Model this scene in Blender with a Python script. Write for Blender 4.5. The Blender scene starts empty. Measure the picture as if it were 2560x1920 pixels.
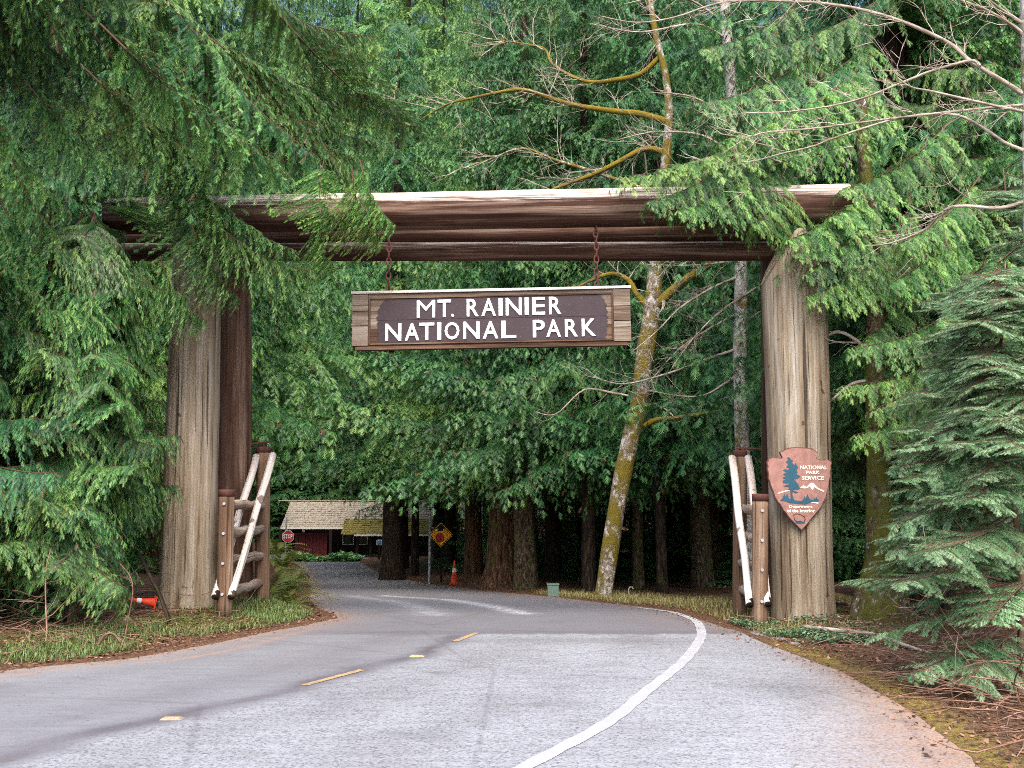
import bpy, bmesh, math, random
import numpy as np
from mathutils import Vector, Matrix, Euler
from mathutils.geometry import tessellate_polygon

random.seed(7)
RNG = np.random.default_rng(11)
scene = bpy.context.scene
COL = scene.collection
PI = math.pi

# ------------------------------------------------------------------ camera, sky, sun, exposure
FPX = 2512.0                       # focal length in pixels of the 2560 px wide photograph
CAM_Z = 1.6
PITCH = math.atan(320.0 / FPX)     # the horizon lies 320 px under the middle of the picture
cam_d = bpy.data.cameras.new("camera")
cam_d.sensor_width = 36.0
cam_d.lens = 36.0 * FPX / 2560.0
cam_d.clip_start = 0.1
cam_d.clip_end = 2000.0
cam = bpy.data.objects.new("camera", cam_d)
cam.location = (0, 0, CAM_Z)
cam.rotation_euler = (PI / 2 + PITCH, 0, 0)
COL.objects.link(cam)
scene.camera = cam

SUN_EL, SUN_AZ = math.radians(50), math.radians(176)   # azimuth from +Y, clockwise: behind the camera
world = bpy.data.worlds.new("World")
scene.world = world
world.use_nodes = True
wn = world.node_tree
sky_n = wn.nodes.new("ShaderNodeTexSky")
sky_n.sky_type = 'NISHITA'
sky_n.sun_disc = False
sky_n.sun_elevation = SUN_EL
sky_n.sun_rotation = SUN_AZ
sky_n.air_density = 1.0
sky_n.dust_density = 3.0
sky_n.ozone_density = 1.0
bg = wn.nodes["Background"]
bg.inputs[1].default_value = 0.15
wn.links.new(sky_n.outputs[0], bg.inputs[0])

sun_d = bpy.data.lights.new("sun", 'SUN')
sun_d.energy = 1.5
sun_d.angle = math.radians(50)
sun_d.color = (1.0, 0.96, 0.9)
sun = bpy.data.objects.new("sun", sun_d)
to_sun = Vector((math.sin(SUN_AZ) * math.cos(SUN_EL), math.cos(SUN_AZ) * math.cos(SUN_EL), math.sin(SUN_EL)))
sun.rotation_euler = to_sun.to_track_quat('Z', 'Y').to_euler()
sun.location = (0, -10, 40)
COL.objects.link(sun)

vs = scene.view_settings
vs.view_transform = 'Standard'
vs.look = 'None'
vs.gamma = 1.0
vs.exposure = 1.85
vs.use_curve_mapping = False
scene.display_settings.display_device = 'sRGB'
scene.render.engine = 'CYCLES'
cy = scene.cycles
cy.max_bounces = 4
cy.diffuse_bounces = 3
cy.glossy_bounces = 1
cy.transmission_bounces = 2
cy.transparent_max_bounces = 4
cy.use_denoising = False
cy.filter_width = 1.0
cy.caustics_reflective = False
cy.caustics_refractive = False


# ------------------------------------------------------------------ small helpers
def at(px, py, Y):
    """world point seen at pixel (px, py) of the 2560x1920 photograph, Y metres ahead of the camera"""
    u, v = (px - 1280.0) / FPX, (960.0 - py) / FPX
    c, s = math.cos(PITCH), math.sin(PITCH)
    d = Vector((u, c - v * s, s + v * c))
    k = Y / d.y
    return Vector((d.x * k, Y, CAM_Z + d.z * k))


def mpp(Y):
    return Y / FPX


_zy = [-20, 14, 17, 19, 22, 28, 35, 44, 60, 75, 100, 1000]
_zz = [0, 0, -.05, -.13, -.3, -.6, -1.0, -1.45, -1.63, -1.75, -1.8, -1.8]


def road_z(Y):
    return np.interp(Y, _zy, _zz)


def ground_hit(px, py):
    u, v = (px - 1280.0) / FPX, (960.0 - py) / FPX
    c, s = math.cos(PITCH), math.sin(PITCH)
    d = Vector((u, c - v * s, s + v * c))
    best = None
    k = 2.0
    while k < 120:
        z = CAM_Z + d.z * k
        if z <= road_z(d.y * k):
            return Vector((d.x * k, d.y * k, z))
        k += 0.02
    return Vector((d.x * 120, d.y * 120, -1.8))


def sm(a, b, x):
    t = np.clip((x - a) / (b - a), 0, 1)
    return t * t * (3 - 2 * t)


_L = [ground_hit(*p) for p in [(0, 1676), (285, 1650), (529, 1605), (732, 1568), (830, 1544), (778, 1518), (765, 1495),
                               (773, 1475), (770, 1440), (732, 1402)]]
_R = [ground_hit(*p) for p in [(2490, 1920), (2447, 1888), (2352, 1818), (2256, 1748), (2128, 1677), (2000, 1633), (1880, 1590),
                               (1800, 1562), (1735, 1542), (1677, 1524), (1595, 1514), (1411, 1495), (1260, 1481),
                               (1105, 1462), (945, 1430), (896, 1402)]]
LY = [-15, 0, 4] + [p.y for p in _L] + [90]
LX = [-13.5, -12, -9.3] + [p.x for p in _L] + [-30]
RY = [-15, 3] + [p.y for p in _R] + [90]
RX = [6.0, 3.4] + [p.x for p in _R] + [-10]
o_ = np.argsort(RY); RY = list(np.array(RY)[o_]); RX = list(np.array(RX)[o_])
o_ = np.argsort(LY); LY = list(np.array(LY)[o_]); LX = list(np.array(LX)[o_])


def road_l(Y): return np.interp(Y, LY, LX)
def road_r(Y): return np.interp(Y, RY, RX)


def wob(X, Y):
    return (np.sin(X * 1.7 + 0.6 * Y) * np.sin(Y * 1.3 - 0.4 * X + 1.0) + 0.6 * np.sin(3.9 * X + 2.2 * Y + 2) * np.sin(3.1 * Y - 1.7 * X)
            + 0.4 * np.sin(8.3 * X - 3.2 * Y) * np.sin(7.1 * Y + 2.6 * X))


def ground_z(X, Y):
    X = np.asarray(X, float); Y = np.asarray(Y, float)
    dl = road_l(Y) - X
    dr = X - road_r(Y)
    d = np.maximum(dl, dr)
    z = road_z(Y) + 0.012
    z = z - 0.10 * sm(0.0, -0.5, d)
    left = 0.17 * sm(0.2, 2.0, dl) + 0.22 * sm(1.5, 7, dl)
    left = left * sm(0, 5, Y) + 0.35 * sm(0.2, 1.2, dl) * np.exp(-((Y - 20.5) / 3.2) ** 2)
    right = 0.05 * sm(0.2, 1.5, dr) + 0.2 * sm(3, 10, dr)
    right = right + 0.42 * np.exp(-((X + 0.6) ** 2 / 7.0 + (Y - 36.5) ** 2 / 22.0)) * sm(0.0, 1.2, dr)
    z = z + left + right
    z = z + wob(X, Y) * 0.022 * sm(-0.15, 0.5, d) + wob(X * .3, Y * .3) * 0.08 * sm(1, 5, d)
    return z


def gz(x, y):
    return float(ground_z(x, y))


def lin(*c):
    """sRGB 0-255 to linear"""
    out = []
    for v in c:
        v = v / 255.0
        out.append(v / 12.92 if v <= 0.04045 else ((v + 0.055) / 1.055) ** 2.4)
    return (*out, 1.0)


# ------------------------------------------------------------------ mesh building
class MB:
    def __init__(self):
        self.v, self.f, self.g, self.mi = [], [], [], []

    def add(self, verts, faces, grain=None, mi=0):
        b = len(self.v)
        self.v.extend(verts)
        self.g.extend(grain if grain is not None else verts)
        for f in faces:
            self.f.append([i + b for i in f])
            self.mi.append(mi)

    def box(self, c, size, rot=None, axis=0, mi=0):
        hx, hy, hz = size[0] / 2, size[1] / 2, size[2] / 2
        loc = [Vector((x, y, z)) for x in (-hx, hx) for y in (-hy, hy) for z in (-hz, hz)]
        off = random.random() * 50
        gr = []
        for p in loc:
            q = list(p)
            a = q.pop(axis)
            gr.append((q[0] + off, q[1], a))
        M = rot.to_matrix() if rot is not None else Matrix.Identity(3)
        vs_ = [tuple(M @ p + Vector(c)) for p in loc]
        self.add(vs_, [(0, 1, 3, 2), (4, 6, 7, 5), (0, 4, 5, 1), (2, 3, 7, 6), (0, 2, 6, 4), (1, 5, 7, 3)], gr, mi)

    def tube(self, pts, radii, sides=10, caps=True, rough=0.0, mi=0, lobes=0.0, seed=None, dome=0.0):
        pts = [Vector(p) for p in pts]
        n = len(pts)
        if not hasattr(radii, '__len__'):
            radii = [radii] * n
        rs = random.Random(seed if seed is not None else random.random())
        ph = [rs.random() * 6.28 for _ in range(6)]
        t0 = (pts[1] - pts[0]).normalized()
        ref = Vector((0, 0, 1)) if abs(t0.z) < 0.9 else Vector((1, 0, 0))
        u = t0.cross(ref).normalized()
        s = 0.0
        verts, gr = [], []
        off = rs.random() * 40
        for i, p in enumerate(pts):
            t = (pts[min(i + 1, n - 1)] - pts[max(i - 1, 0)]).normalized()
            u = (u - t * u.dot(t))
            u = u.normalized() if u.length > 1e-6 else t.orthogonal().normalized()
            w = t.cross(u)
            if i:
                s += (p - pts[i - 1]).length
            for k in range(sides):
                a = 2 * PI * k / sides
                r = radii[i]
                if rough:
                    r *= 1 + rough * (math.sin(3 * a + ph[0] + 1.1 * s) * .5 + math.sin(5 * a + ph[1] - 2.3 * s) * .35 + math.sin(2 * a + ph[2] + 4.1 * s) * .4)
                if lobes:
                    r *= 1 + lobes * (math.sin(7 * a + ph[3]) * .6 + math.sin(11 * a + ph[4]) * .4)
                q = p + (u * math.cos(a) + w * math.sin(a)) * r
                verts.append(tuple(q))
                gr.append((math.cos(a) * radii[i] + off, math.sin(a) * radii[i], s))
        faces = []
        for i in range(n - 1):
            for k in range(sides):
                a, b = i * sides + k, i * sides + (k + 1) % sides
                faces.append((a, b, b + sides, a + sides))
        if caps:
            c0 = len(verts)
            verts.append(tuple(pts[0] - t0 * dome * radii[0])); gr.append((off, 0, -0.02))
            tl = (pts[-1] - pts[-2]).normalized()
            verts.append(tuple(pts[-1] + tl * dome * radii[-1])); gr.append((off, 0, s + 0.02))
            for k in range(sides):
                faces.append((c0, (k + 1) % sides, k))
                b = (n - 1) * sides
                faces.append((c0 + 1, b + k, b + (k + 1) % sides))
        self.add(verts, faces, gr, mi)

    def prism(self, poly, depth, M=None, mi=0):
        """polygon in the local x/z plane, front face at y = 0, back at y = depth"""
        M = M or Matrix.Identity(4)
        n = len(poly)
        fr = [tuple(M @ Vector((p[0], 0, p[1]))) for p in poly]
        bk = [tuple(M @ Vector((p[0], depth, p[1]))) for p in poly]
        tris = tessellate_polygon([[Vector((p[0], p[1], 0)) for p in poly]])
        faces = [tuple(t) for t in tris] + [tuple(i + n for i in reversed(t)) for t in tris]
        for i in range(n):
            j = (i + 1) % n
            faces.append((i, j, j + n, i + n))
        self.add(fr + bk, faces, [(p[0], 0, p[1]) for p in poly] * 2, mi)

    def build(self, name, mats, parent=None, smooth=False, loc=None):
        me = bpy.data.meshes.new(name)
        me.from_pydata([tuple(v) for v in self.v], [], self.f)
        a = me.attributes.new("grain", 'FLOAT_VECTOR', 'POINT')
        a.data.foreach_set("vector", np.array([tuple(g) for g in self.g], np.float32).ravel())
        mats = mats if isinstance(mats, (list, tuple)) else [mats]
        for m in mats:
            me.materials.append(m)
        me.polygons.foreach_set("material_index", self.mi)
        bm = bmesh.new(); bm.from_mesh(me)
        bmesh.ops.recalc_face_normals(bm, faces=bm.faces)
        bm.to_mesh(me); bm.free()
        if smooth:
            me.polygons.foreach_set("use_smooth", [True] * len(me.polygons))
        me.update()
        return link(name, me, parent, loc)


def link(name, me, parent=None, loc=None):
    o = bpy.data.objects.new(name, me)
    COL.objects.link(o)
    if parent is not None:
        o.parent = parent
        if loc is None:
            o.location = -parent.location       # parents are unrotated empties: meshes are in world coordinates
    if loc is not None:
        o.location = loc
    return o


def tag(o, label=None, cat=None, group=None, kind=None):
    if label: o["label"] = label
    if cat: o["category"] = cat
    if group: o["group"] = group
    if kind: o["kind"] = kind
    return o


def empty(name, loc, label, cat, group=None):
    o = bpy.data.objects.new(name, None)
    o.empty_display_size = 0.3
    COL.objects.link(o)
    o.location = loc
    return tag(o, label, cat, group)


def tri_mesh(name, V, tone, mats, mi=None, extra=None):
    """V: (n,3,3) loose triangles, tone: (n,3); extra: list of (verts, tris) indexed tubes with material 1"""
    nt = len(V)
    verts = V.reshape(-1, 3)
    loops = np.arange(nt * 3, dtype=np.int32)
    tn = tone.reshape(-1)
    midx = np.zeros(nt, np.int32)
    if extra is not None and len(extra[0]):
        ev, ef = extra
        loops = np.concatenate([loops, (ef + len(verts)).reshape(-1).astype(np.int32)])
        verts = np.concatenate([verts, ev])
        tn = np.concatenate([tn, np.full(len(ev), .3)])
        midx = np.concatenate([midx, np.ones(len(ef), np.int32)])
        nt += len(ef)
    me = bpy.data.meshes.new(name)
    me.vertices.add(len(verts))
    me.vertices.foreach_set("co", verts.astype(np.float32).ravel())
    me.loops.add(len(loops))
    me.loops.foreach_set("vertex_index", loops)
    me.polygons.add(nt)
    me.polygons.foreach_set("loop_start", np.arange(nt, dtype=np.int32) * 3)
    me.update(calc_edges=True)
    me.polygons.foreach_set("material_index", midx)
    a = me.attributes.new("tone", 'FLOAT', 'POINT')
    a.data.foreach_set("value", tn.astype(np.float32))
    for m in mats:
        me.materials.append(m)
    return me


# ------------------------------------------------------------------ materials
class NT:
    def __init__(self, name, rough=0.8, spec=0.2):
        m = bpy.data.materials.new(name)
        m.use_nodes = True
        self.m, self.t = m, m.node_tree
        self.p = self.t.nodes["Principled BSDF"]
        self.p.inputs["Roughness"].default_value = rough
        self.p.inputs["Specular IOR Level"].default_value = spec

    def n(self, typ, **kw):
        nd = self.t.nodes.new(typ)
        for k, v in kw.items():
            setattr(nd, k, v)
        return nd

    def l(self, a, b):
        self.t.links.new(a, b)

    def attr(self, name):
        return self.n("ShaderNodeAttribute", attribute_name=name)

    def mapped(self, src, scale):
        mp = self.n("ShaderNodeMapping")
        mp.inputs["Scale"].default_value = scale
        self.l(src, mp.inputs["Vector"])
        return mp.outputs[0]

    def noise(self, vec, scale, detail=4, rough=0.6, dist=0.0):
        nz = self.n("ShaderNodeTexNoise")
        nz.inputs["Scale"].default_value = scale
        nz.inputs["Detail"].default_value = detail
        nz.inputs["Roughness"].default_value = rough
        nz.inputs["Distortion"].default_value = dist
        if vec is not None:
            self.l(vec, nz.inputs["Vector"])
        return nz.outputs["Fac"]

    def ramp(self, fac, stops):
        r = self.n("ShaderNodeValToRGB")
        e = r.color_ramp.elements
        e[0].position, e[0].color = stops[0]
        e[1].position, e[1].color = stops[-1]
        for p, c in stops[1:-1]:
            x = e.new(p); x.color = c
        self.l(fac, r.inputs[0])
        return r.outputs[0]

    def mix(self, fac, a, b, blend='MIX'):
        x = self.n("ShaderNodeMix", data_type='RGBA', blend_type=blend)
        for sock, val in ((x.inputs[0], fac), (x.inputs[6], a), (x.inputs[7], b)):
            if hasattr(val, 'links'):
                self.l(val, sock)
            else:
                sock.default_value = val
        return x.outputs[2]

    def math(self, op, a, b=0.0, clamp=False):
        x = self.n("ShaderNodeMath", operation=op, use_clamp=clamp)
        for i, val in enumerate((a, b)):
            if hasattr(val, 'links'):
                self.l(val, x.inputs[i])
            else:
                x.inputs[i].default_value = val
        return x.outputs[0]

    def color(self, c):
        if hasattr(c, 'links'):
            self.l(c, self.p.inputs["Base Color"])
        else:
            self.p.inputs["Base Color"].default_value = c

    def bump(self, h, strength=0.4, dist=0.02):
        b = self.n("ShaderNodeBump")
        b.inputs["Strength"].default_value = strength
        b.inputs["Distance"].default_value = dist
        self.l(h, b.inputs["Height"])
        self.l(b.outputs[0], self.p.inputs["Normal"])


BW = lambda v: (v, v, v, 1)


def flat(name, c, rough=0.6, spec=0.3, wear=0.12):
    t = NT(name, rough, spec)
    co = t.n("ShaderNodeTexCoord").outputs["Object"]
    nz = t.noise(co, 9, 5)
    d = tuple(v * (1 - wear * 2.5) for v in c[:3]) + (1,)
    t.color(t.ramp(nz, [(.3, d), (.6, c)]))
    return t.m


def wood(name, cols, streak=1.0, moss=0.0, rough=.85, crack=.5, mosscol=lin(120, 116, 40), knots=.72):
    """cols: dark, mid, light; the grain runs along the attribute's z"""
    t = NT(name, rough, .15)
    g = t.attr("grain").outputs["Vector"]
    big = t.noise(t.mapped(g, (3.2, 3.2, .22)), 1.6, 5, .65, .3)
    fine = t.noise(t.mapped(g, (34, 34, .9)), 1.0, 6, .7)
    c = t.ramp(big, [(.33, cols[0]), (.5, cols[1]), (.68, cols[2])])
    c = t.mix(t.ramp(fine, [(.3, BW(.75)), (.7, BW(0))]), c, cols[0])
    ck = t.noise(t.mapped(g, (26, 26, .45)), 1.0, 4, .6, .3)
    ckm = t.ramp(ck, [(.33, BW(1)), (.40, BW(0))])
    c = t.mix(t.math('MULTIPLY', ckm, crack), c, lin(30, 20, 15))
    deep = t.noise(t.mapped(g, (9, 9, .16)), 1.0, 3, .5, .15)
    dm = t.ramp(deep, [(.285, BW(1)), (.325, BW(0))])
    c = t.mix(t.math('MULTIPLY', dm, crack), c, lin(24, 16, 12))
    ckm = t.math('ADD', ckm, t.math('MULTIPLY', dm, 2.5))
    kn = t.noise(t.mapped(g, (1, 1, .9)), 5.5, 2, .4)
    c = t.mix(t.ramp(kn, [(knots, BW(0)), (knots + .05, BW(.75))]), c, lin(52, 36, 26))
    h = t.math('ADD', fine, t.math('MULTIPLY', ckm, -1.2))
    if moss:
        mz = t.noise(t.mapped(g, (1, 1, .6)), 4.0, 6, .7)
        mm = t.ramp(mz, [(.62 - .35 * moss, BW(0)), (.70 - .3 * moss, BW(1))])
        mf = t.noise(g, 60, 4, .7)
        mc = t.mix(mf, tuple(v * .45 for v in mosscol[:3]) + (1,), tuple(min(1, v * 1.4) for v in mosscol[:3]) + (1,))
        c = t.mix(mm, c, mc)
    t.color(c)
    t.bump(h, .55, .02)
    return t.m


def bark(name, cols, moss=0.3, mosscol=lin(112, 110, 40), zs=.25, sc=14.0, lichen=0.0):
    t = NT(name, .95, .1)
    g = t.attr("grain").outputs["Vector"]
    ridge = t.noise(t.mapped(g, (1, 1, zs)), sc, 5, .65, .6)
    c = t.ramp(ridge, [(.35, cols[0]), (.52, cols[1]), (.7, cols[2])])
    if lichen:
        lz = t.noise(g, 7.0, 6, .75)
        c = t.mix(t.ramp(lz, [(.62 - .2 * lichen, BW(0)), (.68 - .2 * lichen, BW(1))]), c, lin(178, 172, 165))
    h = ridge
    if moss:
        mz = t.noise(t.mapped(g, (1, 1, .7)), 2.6, 7, .72)
        mm = t.ramp(mz, [(.66 - .4 * moss, BW(0)), (.72 - .35 * moss, BW(1))])
        mf = t.noise(g, 45, 4, .7)
        mc = t.mix(mf, tuple(v * .35 for v in mosscol[:3]) + (1,), tuple(min(1, v * 1.5) for v in mosscol[:3]) + (1,))
        c = t.mix(mm, c, mc)
        h = t.math('ADD', ridge, t.math('MULTIPLY', mf, mm))
    t.color(c)
    t.bump(h, .8, .05)
    return t.m


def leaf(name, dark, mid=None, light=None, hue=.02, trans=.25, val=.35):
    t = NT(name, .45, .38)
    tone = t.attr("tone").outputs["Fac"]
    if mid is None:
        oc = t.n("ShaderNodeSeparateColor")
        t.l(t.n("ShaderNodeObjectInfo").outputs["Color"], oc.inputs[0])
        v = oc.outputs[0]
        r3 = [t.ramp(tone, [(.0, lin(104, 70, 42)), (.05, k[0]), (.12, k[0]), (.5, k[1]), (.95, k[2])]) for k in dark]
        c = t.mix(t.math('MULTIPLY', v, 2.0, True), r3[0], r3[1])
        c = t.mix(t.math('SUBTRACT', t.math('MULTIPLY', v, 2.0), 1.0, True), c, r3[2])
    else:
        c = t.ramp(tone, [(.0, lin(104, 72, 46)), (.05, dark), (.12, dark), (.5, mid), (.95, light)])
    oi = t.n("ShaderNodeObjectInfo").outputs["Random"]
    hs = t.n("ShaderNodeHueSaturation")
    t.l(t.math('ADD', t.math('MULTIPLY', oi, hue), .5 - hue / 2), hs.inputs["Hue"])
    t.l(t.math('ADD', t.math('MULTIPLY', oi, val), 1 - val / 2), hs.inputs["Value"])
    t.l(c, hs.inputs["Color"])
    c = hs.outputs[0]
    t.color(c)
    tr = t.n("ShaderNodeBsdfTranslucent")
    t.l(c, tr.inputs["Color"])
    mx = t.n("ShaderNodeMixShader")
    mx.inputs[0].default_value = trans
    t.l(t.p.outputs[0], mx.inputs[1])
    t.l(tr.outputs[0], mx.inputs[2])
    t.l(mx.outputs[0], t.t.nodes["Material Output"].inputs["Surface"])
    return t.m


M = {}
M['cedar'] = leaf("cedar_leaf", [(lin(16, 48, 26), lin(38, 86, 48), lin(100, 148, 84)), (lin(19, 53, 27), lin(50, 100, 50), lin(132, 170, 88)),
                                 (lin(32, 74, 32), lin(72, 122, 54), lin(152, 184, 92))], hue=.03)
M['hemlock'] = leaf("hemlock_needles", lin(44, 80, 48), lin(98, 138, 92), lin(172, 198, 154), .02, .35)
M['twig'] = bark("twig_bark", (lin(60, 46, 36), lin(98, 78, 64), lin(134, 114, 98)), 0)
M['cedar_bark'] = bark("cedar_bark", (lin(34, 24, 18), lin(84, 62, 46), lin(128, 104, 82)), .22, lin(86, 88, 44), .12, 15)
M['fir_bark'] = bark("fir_bark", (lin(26, 21, 17), lin(72, 60, 48), lin(118, 106, 90)), .3, lin(82, 88, 44), .35, 17)
M['dark_bark'] = bark("dark_bark", (lin(18, 14, 12), lin(44, 35, 29), lin(76, 64, 52)), .2, lin(70, 74, 36), .2, 14)
M['maple_bark'] = bark("mossy_maple_bark", (lin(66, 56, 46), lin(120, 106, 92), lin(160, 150, 138)), .54, lin(116, 102, 40), .5, 16, .6)
M['moss_bark'] = bark("moss_bark", (lin(66, 56, 40), lin(110, 96, 66), lin(140, 126, 90)), .6, lin(128, 110, 38), .5, 14)
M['mossy_trunk'] = bark("mossy_trunk_bark", (lin(36, 30, 24), lin(80, 68, 54), lin(126, 116, 100)), .52, lin(82, 82, 34), .5, 15, .15)
M['lichen_bark'] = bark("lichen_bark", (lin(78, 68, 58), lin(150, 140, 130), lin(190, 184, 178)), .3, lin(130, 118, 50), .5, 18, .9)
M['pale_twig'] = bark("pale_twig_bark", (lin(100, 86, 76), lin(154, 140, 126), lin(192, 182, 172)), .12, lin(150, 134, 70), .3, 10)
M['pillar'] = wood("weathered_pillar", (lin(90, 72, 54), lin(148, 134, 114), lin(178, 170, 158)), moss=0.0, crack=.8)
M['pillar_brown'] = wood("brown_pillar", (lin(54, 36, 28), lin(96, 70, 56), lin(140, 116, 100)), crack=.8)
M['post'] = wood("brown_post", (lin(78, 58, 44), lin(124, 98, 78), lin(158, 136, 116)), crack=.6)
M['white_log'] = wood("peeled_white_log", (lin(164, 146, 132), lin(214, 206, 200), lin(236, 234, 234)), crack=.6, knots=.66)
M['rung'] = wood("rough_rung_log", (lin(104, 84, 70), lin(170, 152, 136), lin(208, 198, 186)), crack=.6)
M['rust'] = flat("rusty_iron", lin(84, 50, 42), .8, .3, .2)
M['steel'] = flat("galvanised_steel", lin(150, 152, 156), .45, .5)


# -- beam log: red-brown wood, upper side paled by weather and by skylight painted into the colour
def beam_mat():
    t = NT("beam_log_wood", .85, .15)
    g = t.attr("grain").outputs["Vector"]
    big = t.noise(t.mapped(g, (3, 3, .2)), 2.2, 5, .65, .3)
    fine = t.noise(t.mapped(g, (38, 38, 1.0)), 1.0, 6, .7)
    c = t.ramp(big, [(.3, lin(46, 26, 18)), (.5, lin(76, 52, 42)), (.7, lin(122, 96, 80))])
    c = t.mix(t.ramp(fine, [(.32, BW(.7)), (.65, BW(0))]), c, lin(36, 18, 14))
    gk = t.noise(t.mapped(g, (11, 11, .3)), 1.0, 5, .65, .3)
    c = t.mix(t.ramp(gk, [(.54, BW(0)), (.66, BW(.6))]), c, lin(134, 116, 102))
    c = t.mix(t.ramp(gk, [(.30, BW(.85)), (.36, BW(0))]), c, lin(22, 13, 10))
    bleach_sky = t.attr("bleach_skylight").outputs["Fac"]
    s2 = t.math('ADD', bleach_sky, t.math('MULTIPLY', t.math('SUBTRACT', fine, .5), 1.5))
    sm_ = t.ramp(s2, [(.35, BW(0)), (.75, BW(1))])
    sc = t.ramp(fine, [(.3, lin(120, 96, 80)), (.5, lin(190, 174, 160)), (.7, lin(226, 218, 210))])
    mo = t.attr("mossy").outputs["Fac"]
    mz = t.noise(g, 14, 5, .7)
    mf = t.math('MULTIPLY', mo, t.ramp(mz, [(.4, BW(0)), (.55, BW(1))]), True)
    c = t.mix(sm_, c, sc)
    t.color(t.mix(mf, c, t.ramp(fine, [(.3, lin(84, 90, 24)), (.7, lin(168, 172, 64))])))
    t.bump(fine, .5, .02)
    return t.m


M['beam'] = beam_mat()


# ------------------------------------------------------------------ ground and road
def grid_mesh(name, xs, ys, zf, mat, attrs=None):
    X, Y = np.meshgrid(xs, ys) if xs.ndim == 1 else (xs, ys)
    Z = zf(X, Y)
    ny, nx = X.shape
    V = np.stack([X, Y, Z], -1).reshape(-1, 3).astype(np.float32)
    i = np.arange((ny - 1) * nx).reshape(ny - 1, nx)[:, :-1].ravel()
    F = np.stack([i, i + 1, i + 1 + nx, i + nx], -1).astype(np.int32)
    me = bpy.data.meshes.new(name)
    me.vertices.add(len(V)); me.vertices.foreach_set("co", V.ravel())
    me.loops.add(F.size); me.loops.foreach_set("vertex_index", F.ravel())
    me.polygons.add(len(F)); me.polygons.foreach_set("loop_start", np.arange(len(F), dtype=np.int32) * 4)
    me.update(calc_edges=True)
    me.polygons.foreach_set("use_smooth", np.ones(len(F), bool))
    for k, a in (attrs or {}).items():
        at_ = me.attributes.new(k, 'FLOAT', 'POINT')
        at_.data.foreach_set("value", a.astype(np.float32).ravel())
    me.materials.append(mat)
    return link(name, me), X, Y


def ground_mat():
    t = NT("forest_floor", .95, .1)
    co = t.n("ShaderNodeTexCoord").outputs["Object"]
    a = t.noise(co, 1.1, 6, .65)
    b = t.noise(co, 22, 6, .75)
    b2 = t.noise(co, 75, 3, .7)
    c = t.ramp(b, [(.3, lin(40, 29, 22)), (.5, lin(92, 68, 52)), (.68, lin(142, 112, 88))])
    c = t.mix(t.ramp(b2, [(.5, BW(0)), (.7, BW(.6))]), c, lin(150, 112, 84))
    gm = t.attr("green").outputs["Fac"]
    gr = t.ramp(t.noise(co, 40, 5, .7), [(.3, lin(40, 58, 24)), (.7, lin(112, 128, 60))])
    gf = t.math('MULTIPLY', gm, t.ramp(a, [(.38, BW(0)), (.58, BW(1))]), True)
    c = t.mix(gf, c, gr)
    ms = t.attr("edge").outputs["Fac"]
    ef = t.math('MULTIPLY', ms, t.ramp(t.noise(co, 9, 5, .7), [(.35, BW(0)), (.6, BW(1))]), True)
    c = t.mix(ef, c, t.ramp(b2, [(.3, lin(110, 96, 44)), (.7, lin(170, 150, 74))]))
    t.color(c)
    t.bump(t.math('ADD', b, b2), .8, .04)
    return t.m


xs = np.unique(np.concatenate([[-500, -250, -120, -70], np.arange(-45, -14, 1.0), np.arange(-14, 9, .16), np.arange(9, 45, 1.0), [70, 120, 250, 500]]))
ys = np.unique(np.concatenate([[-250, -100, -40, -20, -10, -5], np.arange(0, 4, 1.0), np.arange(4, 30, .16), np.arange(30, 90, .8), [100, 130, 180, 260, 400, 700]]))
_X, _Y = np.meshgrid(xs, ys)
_dl, _dr = road_l(_Y) - _X, _X - road_r(_Y)
green = np.clip(sm(.3, .9, _dl) * sm(2.6, 1.1, _dl) * sm(5, 9, _Y) * sm(24, 18, _Y) + .55 * sm(.5, 1.0, _dr) * sm(5, 2, _dr) * sm(12, 14, _Y) * sm(34, 24, _Y), 0, 1)
edge = np.exp(-((_dr - .06) / .16) ** 2) * sm(13.5, 12, _Y)
ground, _, _ = grid_mesh("ground", xs, ys, ground_z, ground_mat(), {"green": green, "edge": edge})
tag(ground, "brown forest floor with duff and patches of grass", kind='structure')

# centre of the painted lanes
_C = [ground_hit(*p) for p in [(200, 1845), (430, 1797), (830, 1697), (1040, 1640), (1165, 1588), (1190, 1565), (1170, 1540), (1080, 1520)]]
CY = [-15, 0] + [p.y for p in _C]; CXX = [-10, -6.2] + [p.x for p in _C]
_W = [ground_hit(*p) for p in [(1180, 1990), (1313, 1920), (1514, 1811), (1622, 1724), (1704, 1659), (1747, 1604), (1753, 1577), (1735, 1551), (1677, 1530), (1595, 1519)]]


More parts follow.
